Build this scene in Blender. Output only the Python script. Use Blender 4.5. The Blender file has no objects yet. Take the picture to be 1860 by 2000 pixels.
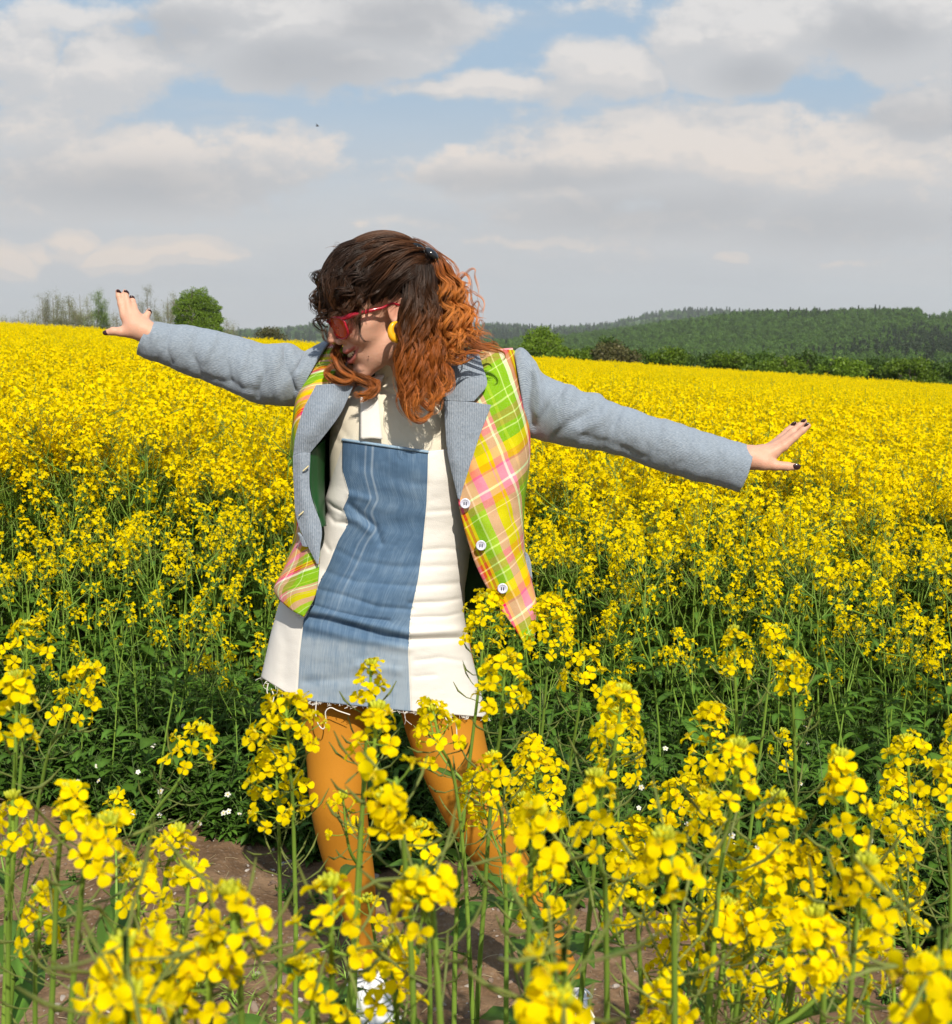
import bpy, math, random
import numpy as np
from mathutils import Vector, Matrix, Euler, noise as mnoise
rad = math.radians
sc = bpy.context.scene
COL = sc.collection

# ------------------------------------------------------------------ camera
FPX = 2414.0; PITCH = rad(8.25); CAMZ = 1.5
cam = bpy.data.cameras.new("camera"); camo = bpy.data.objects.new("camera", cam); COL.objects.link(camo)
camo.location = (0, 0, CAMZ); camo.rotation_euler = (rad(90) - PITCH, 0, 0)
cam.sensor_fit = 'VERTICAL'; cam.sensor_height = 24.0; cam.lens = FPX / 2000 * 24.0
cam.clip_start = 0.02; cam.clip_end = 30000
cam.dof.use_dof = True; cam.dof.focus_distance = 2.5; cam.dof.aperture_fstop = 11.0
sc.camera = camo
sc.view_settings.view_transform = 'Standard'; sc.view_settings.look = 'None'
sc.view_settings.exposure = 0.25; sc.view_settings.gamma = 1.0
sc.cycles.max_bounces = 8; sc.cycles.diffuse_bounces = 4; sc.cycles.transmission_bounces = 6; sc.cycles.transparent_max_bounces = 12
sc.cycles.volume_bounces = 0; sc.cycles.use_denoising = True
CP, SP = math.cos(PITCH), math.sin(PITCH)

def W(px, py, Y):
    """point of the world seen at photo pixel (px,py) at world distance Y ahead"""
    px = np.asarray(px, float); py = np.asarray(py, float); Y = np.asarray(Y, float)
    u = (px - 930) / FPX; v = (1000 - py) / FPX
    t = Y / (CP + v * SP)
    return np.stack(np.broadcast_arrays(u * t, Y, CAMZ + t * (v * CP - SP)), -1)
def slopes(px, py):
    u = (px - 930) / FPX; v = (1000 - py) / FPX
    return u / (CP + v * SP), (v * CP - SP) / (CP + v * SP)

# ------------------------------------------------------------------ node helper
class NT:
    def __init__(s, tree): s.t = tree; s.n = tree.nodes; s.l = tree.links
    def new(s, typ, **kw):
        nd = s.n.new(typ)
        for k, v in kw.items(): setattr(nd, k, v)
        return nd
    def put(s, sock, v):
        if isinstance(v, bpy.types.NodeSocket): s.l.new(v, sock)
        else:
            if hasattr(sock.default_value, '__len__') and not hasattr(v, '__len__'):
                sock.default_value = [v] * len(sock.default_value)
            elif hasattr(sock.default_value, '__len__') and len(sock.default_value) == 4 and len(v) == 3:
                sock.default_value = (*v, 1)
            else: sock.default_value = v
    def math(s, op, a, b=0.0, c=None, clamp=False):
        nd = s.new('ShaderNodeMath', operation=op, use_clamp=clamp)
        s.put(nd.inputs[0], a); s.put(nd.inputs[1], b)
        if c is not None: s.put(nd.inputs[2], c)
        return nd.outputs[0]
    def vmath(s, op, a, b=(0, 0, 0), out=0):
        nd = s.new('ShaderNodeVectorMath', operation=op)
        s.put(nd.inputs[0], a)
        if op == 'SCALE': s.put(nd.inputs['Scale'], b)
        else: s.put(nd.inputs[1], b)
        return nd.outputs[out]
    def noise(s, vec, scale, detail=4, rough=0.55, dist=0.0, out=0, dim='3D'):
        nd = s.new('ShaderNodeTexNoise', noise_dimensions=dim)
        s.put(nd.inputs['Vector'], vec); s.put(nd.inputs['Scale'], scale); s.put(nd.inputs['Detail'], detail)
        s.put(nd.inputs['Roughness'], rough); s.put(nd.inputs['Distortion'], dist)
        return nd.outputs[out]
    def voronoi(s, vec, scale, feature='F1', out=0, rnd=1.0):
        nd = s.new('ShaderNodeTexVoronoi', feature=feature)
        s.put(nd.inputs['Vector'], vec); s.put(nd.inputs['Scale'], scale); s.put(nd.inputs['Randomness'], rnd)
        return nd.outputs[out]
    def mix(s, f, a, b, mode='MIX'):
        nd = s.new('ShaderNodeMix', data_type='RGBA', blend_type=mode)
        s.put(nd.inputs[0], f); s.put(nd.inputs[6], a); s.put(nd.inputs[7], b)
        return nd.outputs[2]
    def rng(s, v, a, b, c=0.0, d=1.0, smooth=False):
        nd = s.new('ShaderNodeMapRange', clamp=True)
        if smooth: nd.interpolation_type = 'SMOOTHSTEP'
        for i, x in enumerate((v, a, b, c, d)): s.put(nd.inputs[i], x)
        return nd.outputs[0]
    def ramp(s, f, stops, mode='LINEAR'):
        nd = s.new('ShaderNodeValToRGB'); r = nd.color_ramp; r.interpolation = mode
        while len(r.elements) < len(stops): r.elements.new(0.5)
        for e, (p, c) in zip(r.elements, stops): e.position = p; e.color = (*c, 1)
        s.put(nd.inputs[0], f); return nd.outputs[0]
    def sep(s, v):
        nd = s.new('ShaderNodeSeparateXYZ'); s.put(nd.inputs[0], v); return nd.outputs
    def comb(s, x, y, z):
        nd = s.new('ShaderNodeCombineXYZ')
        for i, q in enumerate((x, y, z)): s.put(nd.inputs[i], q)
        return nd.outputs[0]
    def bump(s, h, strength=0.3, dist=0.01):
        nd = s.new('ShaderNodeBump'); s.put(nd.inputs['Strength'], strength); s.put(nd.inputs['Distance'], dist)
        s.put(nd.inputs['Height'], h); return nd.outputs[0]
    def attr(s, name, out='Color'):
        nd = s.new('ShaderNodeAttribute', attribute_name=name); return nd.outputs[out]

def srgb(r, g, b):
    f = lambda c: (c / 255 / 12.92) if c <= 10 else ((c / 255 + 0.055) / 1.055) ** 2.4
    return (f(r), f(g), f(b))

# ------------------------------------------------------------------ sun and sky
SUN_DIR = Vector((0.20, -0.76, 0.70)).normalized()       # towards the sun
SUN_EL = math.asin(SUN_DIR.z); SUN_AZ = math.atan2(SUN_DIR.x, SUN_DIR.y)
sl = bpy.data.lights.new("sun", 'SUN'); sl.energy = 4.6; sl.angle = rad(0.6); sl.color = (1.0, 0.93, 0.80)
so = bpy.data.objects.new("sun", sl); COL.objects.link(so); so.location = (3, -5, 8)
so.rotation_euler = SUN_DIR.to_track_quat('Z', 'Y').to_euler()

world = bpy.data.worlds.new("World"); sc.world = world; world.use_nodes = True
w = NT(world.node_tree); w.n.clear()
wout = w.new('ShaderNodeOutputWorld'); wbg = w.new('ShaderNodeBackground'); w.l.new(wbg.outputs[0], wout.inputs[0])
sky = w.new('ShaderNodeTexSky', sky_type='NISHITA'); sky.sun_disc = False
sky.sun_elevation = SUN_EL; sky.sun_rotation = SUN_AZ; sky.air_density = 1.2; sky.dust_density = 2.5; sky.ozone_density = 1.5
SKYS = 0.1
# cloud density as a node group of a direction-plane coordinate
cg = bpy.data.node_groups.new("cloud_density", 'ShaderNodeTree')
cg.interface.new_socket("P", in_out='INPUT', socket_type='NodeSocketVector')
cg.interface.new_socket("D", in_out='OUTPUT', socket_type='NodeSocketFloat')
g = NT(cg); gi = g.new('NodeGroupInput'); go = g.new('NodeGroupOutput')
P0 = gi.outputs[0]
warp = g.vmath('SCALE', g.vmath('SUBTRACT', g.noise(P0, 9.0, 3, 0.6, out=1), (0.5, 0.5, 0.5)), 0.075)
P1 = g.vmath('ADD', P0, g.vmath('MULTIPLY', warp, (1.3, 0.6, 0)))
# x, y, rx, ry in photo pixels, weight
BLOBS = [(620, 20, 340, 150, 1.0), (700, 110, 200, 70, .8), (540, 100, 160, 90, .8), (240, 140, 170, 110, .85), (50, 110, 140, 120, .7), (270, 340, 420, 95, .8), (100, 240, 200, 100, .6),
         (1230, 320, 300, 110, .95), (1430, 320, 300, 120, 1.0), (1700, 350, 320, 130, .95), (1000, 340, 300, 60, .75), (1120, 390, 170, 90, .8), (1400, 440, 460, 80, .7),
         (1500, 70, 240, 110, 1.0), (1750, 60, 260, 120, .95), (1360, 70, 110, 70, .8), (1150, 130, 140, 75, .85), (1800, 225, 150, 60, .85),
         (240, 492, 250, 40, 1.1), (120, 466, 50, 40, 1.0), (400, 500, 90, 26, .9), (20, 518, 80, 42, 1.1), (1420, 512, 50, 26, .8), (1100, 470, 330, 26, .5), (1620, 500, 260, 22, .45), (700, 440, 260, 22, .4), (900, 165, 300, 34, .6), (120, 20, 260, 60, .5), (1150, 10, 220, 40, .4),
         (-500, 250, 500, 180, 1), (2400, 200, 550, 180, 1), (900, -300, 800, 180, 1), (0, -500, 700, 200, 1), (1900, -500, 700, 200, 1)]
tot = None
for bx, by, rx, ry, wt in BLOBS:
    a, e = slopes(bx, by)
    ex = rx / FPX; ey = ry / FPX * 1.05
    d = g.vmath('LENGTH', g.vmath('MULTIPLY', g.vmath('SUBTRACT', P1, (a, e, 0)), (1 / ex, 1 / ey, 0)), out=1)
    m = g.math('MULTIPLY', g.rng(d, 1.3, 0.0, 0, 1.3), wt)
    tot = m if tot is None else g.math('MAXIMUM', tot, m)
n1 = g.noise(g.vmath('MULTIPLY', P0, (1, 1.8, 1)), 9, 8, 0.60)
n2 = g.noise(g.vmath('MULTIPLY', P0, (1, 1.4, 1)), 34, 5, 0.62)
dd = g.math('ADD', g.math('MULTIPLY', tot, 1.0), g.math('MULTIPLY', g.math('SUBTRACT', n1, 0.5), 1.5))
dd = g.math('ADD', dd, g.math('MULTIPLY', g.math('SUBTRACT', n2, 0.5), 0.42))
g.l.new(dd, go.inputs[0])
tc = w.new('ShaderNodeTexCoord')
sx, sy, sz = w.sep(tc.outputs['Generated'])
ay = w.math('MAXIMUM', w.math('ABSOLUTE', sy), 0.08)
Pc = w.comb(w.math('DIVIDE', sx, ay), w.math('DIVIDE', sz, ay), 0.0)
def cd(p):
    nd = w.new('ShaderNodeGroup'); nd.node_tree = cg; w.put(nd.inputs[0], p); return nd.outputs[0]
D2 = cd(w.vmath('ADD', Pc, (0.0035, 0.008, 0))); D0 = cd(Pc); D1 = cd(w.vmath('ADD', Pc, (0.010, 0.026, 0)))
mask = w.rng(D0, 0.22, 0.52, 0, 1, True)
gtot = None
for bx, by, rx, ry in [(600, 130, 170, 50), (270, 360, 340, 60), (1800, 230, 140, 45), (1000, 350, 260, 35), (1250, 420, 330, 50), (330, 60, 120, 50), (1480, 150, 90, 35), (800, 30, 160, 60), (1650, 440, 260, 50), (1700, 60, 120, 50)]:
    a, e = slopes(bx, by); d = w.vmath('LENGTH', w.vmath('MULTIPLY', w.vmath('SUBTRACT', Pc, (a, e, 0)), (FPX / rx, FPX / ry, 0)), out=1)
    m = w.rng(d, 1.5, 0.2, 0, 1, True); gtot = m if gtot is None else w.math('MAXIMUM', gtot, m)
thick_ = w.math('ADD', w.rng(D0, 0.6, 1.6, 0, .5, True), w.math('MULTIPLY', gtot, .75), clamp=True)
lit = w.math('MULTIPLY', w.math('ADD', w.math('MULTIPLY', w.rng(w.math('SUBTRACT', D0, D1), -0.10, 0.40, 0, 1, True), .55), w.math('MULTIPLY', w.rng(w.math('SUBTRACT', D0, D2), -0.05, 0.20, 0, 1, True), .5)), w.math('SUBTRACT', 1.0, w.math('MULTIPLY', gtot, .75)))
pe = w.sep(Pc)[1]
warm = w.rng(pe, 0.24, 0.06, 0, 1)
ccol_l = w.mix(warm, (0.80, 0.775, 0.755), (0.90, 0.765, 0.65))
ccol_d = w.mix(thick_, (0.62, 0.62, 0.63), (0.46, 0.465, 0.485))
ccol_d = w.mix(w.rng(pe, .1, .0, 0, .5), ccol_d, (0.56, 0.57, 0.585))
ccol = w.mix(lit, ccol_d, ccol_l)
vn = w.noise(w.vmath('MULTIPLY', Pc, (1, 5.0, 1)), 3.2, 6, 0.62)
veil = w.math('ADD', w.rng(pe, 0.21, 0.06, 0.0, 0.93, True), w.rng(vn, 0.52, 0.74, 0, 0.5), clamp=True)
vcol = w.mix(w.rng(pe, 0.0, 0.16), (0.60, 0.61, 0.62), (0.66, 0.66, 0.665))
vcol = w.mix(w.rng(w.noise(w.vmath('MULTIPLY', Pc, (1, 4.0, 1)), 5.0, 5, 0.6), 0.44, 0.66), vcol, (0.57, 0.575, 0.59))
skyc = w.vmath('SCALE', sky.outputs[0], SKYS * 1.0)
skyc = w.mix(0.75, skyc, (0.40, 0.56, 0.74))
c1 = w.mix(veil, skyc, vcol)
c2 = w.mix(w.math('MULTIPLY', mask, 0.9), c1, ccol)
world.cycles.sampling_method = 'MANUAL'; world.cycles.sample_map_resolution = 512
# below the horizon the world is ground-grey
c2 = w.mix(w.rng(sz, 0.0, -0.05), c2, (0.25, 0.26, 0.2))
w.put(wbg.inputs[0], w.vmath('MULTIPLY', c2, (0.86 / SKYS, 0.85 / SKYS, 0.84 / SKYS))); wbg.inputs[1].default_value = SKYS

# ------------------------------------------------------------------ mesh helpers
class Geo:
    """collects triangles/quads of one mesh"""
    def __init__(s): s.V = []; s.Q = []; s.T = []; s.qm = []; s.tm = []; s.n = 0; s.C = []; s.U = []
    def add(s, V, Q=None, T=None, m=0, c=None, uv=None):
        V = np.asarray(V, float).reshape(-1, 3); s.V.append(V)
        if Q is not None and len(Q): Q = np.asarray(Q, int); s.Q.append(Q + s.n); s.qm.append(np.full(len(Q), m))
        if T is not None and len(T): T = np.asarray(T, int); s.T.append(T + s.n); s.tm.append(np.full(len(T), m))
        if c is None: c = (1, 1, 1)
        c = np.asarray(c, float)
        s.C.append(np.broadcast_to(c, (len(V), 3)) if c.ndim == 1 else c)
        s.U.append(np.zeros((len(V), 2)) if uv is None else np.asarray(uv, float).reshape(-1, 2))
        s.n += len(V)
    def grid(s, P, m=0, c=None, uv=None, closed=False):
        """P: (R,K,3) rows; closed joins last column to the first"""
        R, K = P.shape[:2]; i = np.arange(R * K).reshape(R, K)
        if closed: i = np.concatenate([i, i[:, :1]], 1)
        Q = np.stack([i[:-1, :-1], i[:-1, 1:], i[1:, 1:], i[1:, :-1]], -1).reshape(-1, 4)
        if c is not None:
            c = np.asarray(c, float)
            if c.ndim == 3: c = c.reshape(-1, 3)
        s.add(P.reshape(-1, 3), Q, m=m, c=c, uv=None if uv is None else uv.reshape(-1, 2))
    def inst(s, g, M, m=None, c=None):
        """adds a small template (V,Q,T,mat,col) transformed by 3x4 M"""
        V = g[0] @ M[:, :3].T + M[:, 3]
        s.add(V, g[1], g[2], m=g[3] if m is None else m, c=g[4] if c is None else c)
    def mesh(s, name, mats, smooth=True):
        me = bpy.data.meshes.new(name)
        V = np.concatenate(s.V) if s.V else np.zeros((0, 3))
        Q = np.concatenate(s.Q) if s.Q else np.zeros((0, 4), int); T = np.concatenate(s.T) if s.T else np.zeros((0, 3), int)
        qm = np.concatenate(s.qm) if s.qm else np.zeros(0, int); tm = np.concatenate(s.tm) if s.tm else np.zeros(0, int)
        me.vertices.add(len(V)); me.vertices.foreach_set('co', V.astype(np.float32).ravel())
        L = np.concatenate([Q.ravel(), T.ravel()]); me.loops.add(len(L)); me.loops.foreach_set('vertex_index', L.astype(np.int32))
        n = len(Q) + len(T); me.polygons.add(n)
        ls = np.concatenate([np.arange(len(Q)) * 4, len(Q) * 4 + np.arange(len(T)) * 3])
        me.polygons.foreach_set('loop_start', ls.astype(np.int32))
        me.polygons.foreach_set('material_index', np.concatenate([qm, tm]).astype(np.int32))
        me.polygons.foreach_set('use_smooth', np.full(n, smooth))
        C = np.concatenate(s.C) if s.C else np.zeros((0, 3))
        a = me.color_attributes.new('tint', 'FLOAT_COLOR', 'POINT')
        a.data.foreach_set('color', np.concatenate([C, np.ones((len(C), 1))], 1).astype(np.float32).ravel())
        U = np.concatenate(s.U)
        if len(U) and np.abs(U).max() > 0:
            uvl = me.uv_layers.new(name='uv'); uvl.data.foreach_set('uv', U[L].astype(np.float32).ravel())
        for mt in mats: me.materials.append(mt)
        me.update(calc_edges=True); me.validate()
        return me
    def obj(s, name, mats, parent=None, smooth=True, link=True):
        o = bpy.data.objects.new(name, s.mesh(name, mats, smooth))
        if link: COL.objects.link(o)
        if parent is not None: o.parent = parent
        return o
def tag(o, label=None, cat=None, group=None, kind=None):
    if label: o['label'] = label
    if cat: o['category'] = cat
    if group: o['group'] = group
    if kind: o['kind'] = kind
    return o
def empty(name, loc=(0, 0, 0)):
    o = bpy.data.objects.new(name, None); o.location = loc; o.empty_display_size = 0.1; COL.objects.link(o); return o
def norm(v): return v / (np.linalg.norm(v, axis=-1, keepdims=True) + 1e-12)
def frames(P):
    """rotation minimising frames along polyline P -> tangents, n1, n2"""
    T = norm(np.gradient(P, axis=0)); n = np.zeros_like(P)
    a = np.array([0, 0, 1.0]) if abs(T[0, 2]) < .9 else np.array([1.0, 0, 0])
    n[0] = norm(np.cross(T[0], a))
    for i in range(1, len(P)):
        v = n[i - 1] - T[i] * np.dot(n[i - 1], T[i]); n[i] = norm(v)
    return T, n, np.cross(T, n)
def tube(g, P, r, k=6, m=0, c=None, cap=False):
    P = np.asarray(P, float); r = np.broadcast_to(np.asarray(r, float), (len(P),))
    T, a, b = frames(P); th = np.arange(k) / k * 2 * np.pi
    ring = P[:, None] + r[:, None, None] * (a[:, None] * np.cos(th)[None, :, None] + b[:, None] * np.sin(th)[None, :, None])
    if c is not None:
        c = np.asarray(c, float)
        if c.ndim == 2: c = np.repeat(c[:, None], k, 1)
    g.grid(ring, m=m, c=c, closed=True)
    if cap:
        for e in (0, -1):
            i0 = g.n; g.add(np.concatenate([ring[e], P[e:][:1]]), T=[(j, (j + 1) % k, k) for j in range(k)], m=m, c=None if c is None else (c if c.ndim == 1 else c.reshape(-1, 3)[0]))
def cr(pts, n, closed=False):
    """Catmull-Rom resample to n points (any dimension)"""
    p = np.asarray(pts, float)
    if len(p) == 2: return p[0] + (p[1] - p[0]) * np.linspace(0, 1, n)[:, None]
    q = np.vstack([2 * p[0] - p[1], p, 2 * p[-1] - p[-2]])
    d = np.concatenate([[0], np.cumsum(np.linalg.norm(np.diff(p[:, :min(3, p.shape[1])], axis=0), axis=1) + 1e-9)]); d /= d[-1]
    t = np.linspace(0, 1, n); i = np.clip(np.searchsorted(d, t, 'right') - 1, 0, len(p) - 2)
    f = ((t - d[i]) / (d[i + 1] - d[i]))[:, None]
    p0, p1, p2, p3 = q[i], q[i + 1], q[i + 2], q[i + 3]
    return 0.5 * ((2 * p1) + (-p0 + p2) * f + (2 * p0 - 5 * p1 + 4 * p2 - p3) * f ** 2 + (-p0 + 3 * p1 - 3 * p2 + p3) * f ** 3)
def mat(name, col=(0.5, 0.5, 0.5), rough=0.6, spec=0.5, **kw):
    m = bpy.data.materials.new(name); m.use_nodes = True; t = NT(m.node_tree)
    b = t.n['Principled BSDF']; t.put(b.inputs['Base Color'], col); b.inputs['Roughness'].default_value = rough
    b.inputs['Specular IOR Level'].default_value = spec
    for k, v in kw.items(): t.put(b.inputs[k], v)
    m['_'] = 0
    return m, t, b
def leafmat(name, c1, c2, trans=0.3, rough=0.5, scale=8.0, tint=True, spec=0.3, rnd=0.25):
    """diffuse + translucent foliage with variation by tint attribute and per object"""
    m = bpy.data.materials.new(name); m.use_nodes = True; t = NT(m.node_tree)
    b = t.n['Principled BSDF']; out = t.n['Material Output']
    oc = t.new('ShaderNodeTexCoord').outputs['Object']
    col = t.mix(t.noise(oc, scale, 2), c1, c2)
    if tint: col = t.mix(1.0, col, t.attr('tint'), 'MULTIPLY')
    oi = t.new('ShaderNodeObjectInfo').outputs['Random']
    hs = t.new('ShaderNodeHueSaturation'); t.put(hs.inputs['Color'], col); t.put(hs.inputs['Value'], t.rng(oi, 0, 1, 1 - rnd, 1 + rnd))
    col = hs.outputs[0]
    t.put(b.inputs['Base Color'], col); b.inputs['Roughness'].default_value = rough; b.inputs['Specular IOR Level'].default_value = spec
    tr = t.new('ShaderNodeBsdfTranslucent'); t.put(tr.inputs[0], col)
    ms = t.new('ShaderNodeMixShader'); ms.inputs[0].default_value = trans
    t.l.new(b.outputs[0], ms.inputs[1]); t.l.new(tr.outputs[0], ms.inputs[2]); t.l.new(ms.outputs[0], out.inputs[0])
    return m
# ------------------------------------------------------------------ terrain
AX, BY = -0.0653, -0.0108
def lerpt(x, tab):
    xs, ys = zip(*tab); return np.interp(x, xs, ys)
HA = [(300, 700), (800, 690), (930, 678), (1080, 668), (1200, 654), (1300, 640), (1400, 628), (1500, 621), (1600, 622), (1700, 618), (1790, 619), (1800, 626), (1860, 630), (2100, 640), (2600, 655)]
HB = [(-400, 650), (440, 655), (560, 652), (620, 643), (800, 650), (960, 643), (1080, 650), (1180, 643), (1230, 630), (1290, 619), (1350, 617), (1500, 620), (2600, 640)]
HC = [(-400, 650), (400, 655), (540, 642), (600, 637), (700, 640), (1000, 652), (1150, 640), (1250, 623), (1300, 617), (1500, 625), (2600, 650)]
def H(x, y):
    x = np.asarray(x, float); y = np.asarray(y, float)
    r = np.hypot(x, y)
    yy = np.maximum(y, 0); xx = np.clip(x, -60, 60)
    z = BY * yy + AX * xx
    z = z + 0.05 * np.sin(x * .21 + 1) * np.sin(y * .17) * np.clip((r - 8) / 10, 0, 1)
    far = np.clip((r - 62) / 200, 0, 1); far = far * far * (3 - 2 * far)
    z = z * (1 - far) + far * (-16)
    fy = np.maximum(y, 0.3 * r)
    px = np.clip(930 + FPX * x / fy, -1500, 3500)
    front = np.clip(y / (r + 1e-6) * 3, 0, 1)
    for tab, R, sg, sgb in ((HA, 1300, 330, 700), (HB, 3600, 800, 1500), (HC, 7500, 1500, 2500)):
        top = CAMZ + fy / (fy + 1e-9) * R * (650 - lerpt(px, tab)) / FPX * 1.0
        s = np.where(r < R, sg, sgb)
        bell = np.exp(-((r - R) / s) ** 2) * front
        z = np.maximum(z, -16 + (top * 1.0 + 16) * bell)
    return z
def ground_noise(x, y):
    r = math.hypot(x, y)
    if r > 9: return 0.0
    v = Vector((x, y, 0))
    return (0.022 * mnoise.fractal(v * 3.1, 1.0, 2.0, 3) + 0.014 * mnoise.fractal(v * 17, 0.9, 2.1, 3)) * min(1, (9 - r) / 4)
th = np.concatenate([np.linspace(-35, 35, 520)[:-1], np.linspace(35, 325, 200)[:-1]]) * math.pi / 180
rr = np.concatenate([np.linspace(0.05, 6, 230), np.geomspace(6, 8900, 190)[1:]])
gx = rr[:, None] * np.sin(th)[None]; gy = rr[:, None] * np.cos(th)[None]
gz = H(gx, gy)
for i in range(len(rr)):
    if rr[i] > 9: break
    for j in range(len(th)): gz[i, j] += ground_noise(gx[i, j], gy[i, j])
mg, t, b = mat('soil_and_meadow', rough=0.95, spec=0.15)
oc = t.new('ShaderNodeTexCoord').outputs['Object']
soil = t.ramp(t.noise(oc, 7, 8, 0.7), [(0.3, (0.10, 0.058, 0.032)), (0.5, (0.19, 0.115, 0.065)), (0.7, (0.30, 0.195, 0.115))])
soil = t.mix(t.rng(t.voronoi(oc, 55, out=0), 0.0, 0.35), t.mix(0.6, soil, (0.30, 0.23, 0.17)), soil)
ox, oy, oz = t.sep(oc)
green = t.mix(t.rng(t.noise(oc, 0.006, 5, 0.6), 0.42, 0.58), (0.050, 0.085, 0.025), (0.080, 0.125, 0.035))
under = (0.030, 0.040, 0.012)  # shade beneath the crop, put into the ground colour
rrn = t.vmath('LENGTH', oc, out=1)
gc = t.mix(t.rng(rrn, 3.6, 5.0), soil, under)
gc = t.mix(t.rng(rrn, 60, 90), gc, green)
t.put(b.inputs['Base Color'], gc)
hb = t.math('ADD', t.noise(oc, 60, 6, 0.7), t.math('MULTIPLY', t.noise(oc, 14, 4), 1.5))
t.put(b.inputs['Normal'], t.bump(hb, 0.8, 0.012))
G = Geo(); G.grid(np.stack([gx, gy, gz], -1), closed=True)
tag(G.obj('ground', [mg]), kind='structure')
def HG(x, y): return float(H(x, y)) + ground_noise(x, y)

# ------------------------------------------------------------------ leaf crowns, trees
rs = np.random.RandomState(7)
def rand_rot(n, rs):
    q = rs.normal(size=(n, 4)); q /= np.linalg.norm(q, axis=1, keepdims=True); w_, x, y, z = q.T
    return np.stack([np.stack([1 - 2 * (y * y + z * z), 2 * (x * y - z * w_), 2 * (x * z + y * w_)], -1),
                     np.stack([2 * (x * y + z * w_), 1 - 2 * (x * x + z * z), 2 * (y * z - x * w_)], -1),
                     np.stack([2 * (x * z - y * w_), 2 * (y * z + x * w_), 1 - 2 * (x * x + y * y)], -1)], 1)
def leaves_at(g, P, size, rs, m=0, c=None):
    n = len(P); R = rand_rot(n, rs); s = size * rs.uniform(.6, 1.3, (n, 1, 1))
    base = np.array([[0, 0, 0], [.5, .32, .08], [1.1, 0, 0], [.5, -.32, .08]])
    V = np.einsum('nij,kj->nki', R, base) * s + P[:, None]
    Q = np.arange(n * 4).reshape(n, 4)
    if c is None: c = np.repeat(rs.uniform(.7, 1.25, (n, 1)), 3, 1)
    g.add(V.reshape(-1, 3), Q, m=m, c=np.repeat(c, 4, 0))
def crown_points(lobes, per, rs):
    out = []
    for (x, y, z, rx, ry, rz) in lobes:
        n = int(per * (rx * ry * rz) ** (2 / 3)); d = norm(rs.normal(size=(n, 3)))
        rad_ = rs.uniform(0, 1, (n, 1)) ** (1 / 4)
        wob = 1 + 0.22 * np.sin(d[:, :1] * 5 + x) * np.sin(d[:, 1:2] * 6 + y) + .18 * np.sin(d[:, 2:] * 9)
        out.append(np.array([x, y, z]) + d * rad_ * wob * np.array([rx, ry, rz]))
    return np.concatenate(out)
def branch_tree(g, rs, base, h, r0, spread=0.5, levels=4, m=0, kids=(3, 4), start=0.35, tips=None, up=0.25, gn=6):
    def rec(p, d, L, r, lev):
        n = 6; pts = [p]; dd = d.copy()
        for i in range(n - 1):
            dd = norm(dd + rs.normal(size=3) * 0.11 + np.array([0, 0, up * 0.25])); pts.append(pts[-1] + dd * L / (n - 1))
        pts = np.array(pts); tube(g, pts, np.linspace(r, r * (.55 if lev else .5), n), k=gn if lev == 0 else 3, m=m)
        if tips is not None and lev >= levels - 2:
            tips.extend(pts[2:])
        if lev >= levels: return
        k = rs.randint(kids[0], kids[1] + 1) + (3 if lev == 0 else 0)
        for j in range(k):
            f = start + (1 - start) * (j + rs.uniform(0, 1)) / k if lev == 0 else rs.uniform(.25, 1)
            q = pts[min(n - 1, int(f * (n - 1) + .5))]
            a = rs.uniform(0, 2 * np.pi); side = norm(np.cross(dd, [math.cos(a), math.sin(a), .2]))
            nd = norm(dd * (1 - spread * .55) + side * spread * (1.1 if lev == 0 else 1) + np.array([0, 0, up]))
            rec(q, nd, L * rs.uniform(.5, .72) * (1.0 if lev else (0.95 - .35 * f)), r * .5, lev + 1)
    rec(np.array(base, float), np.array([0, 0, 1.0]), h, r0, 0)
M_bark = mat('bark', (0.16, 0.13, 0.10), 0.9, 0.2)[0]
M_leafG = leafmat('leaf_fresh', (0.080, 0.15, 0.008), (0.16, 0.235, 0.014), 0.3, scale=2)
M_leafD = leafmat('leaf_dark', (0.045, 0.095, 0.010), (0.085, 0.14, 0.015), 0.25, scale=1.2)
M_leafO = leafmat('leaf_budding', (0.20, 0.21, 0.09), (0.27, 0.27, 0.13), 0.3, scale=2)
M_leafR = leafmat('leaf_brownish', (0.12, 0.085, 0.035), (0.09, 0.11, 0.03), 0.25, scale=2)
M_twig = mat('twig', (0.20, 0.17, 0.135), 0.9, 0.1)[0]
def root_at(px, py, Y, name, label, cat, group=None, sink=0.0):
    p = W(px, py, Y); o = empty(name, (p[0], p[1], p[2] - sink)); tag(o, label, cat, group); return o
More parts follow.
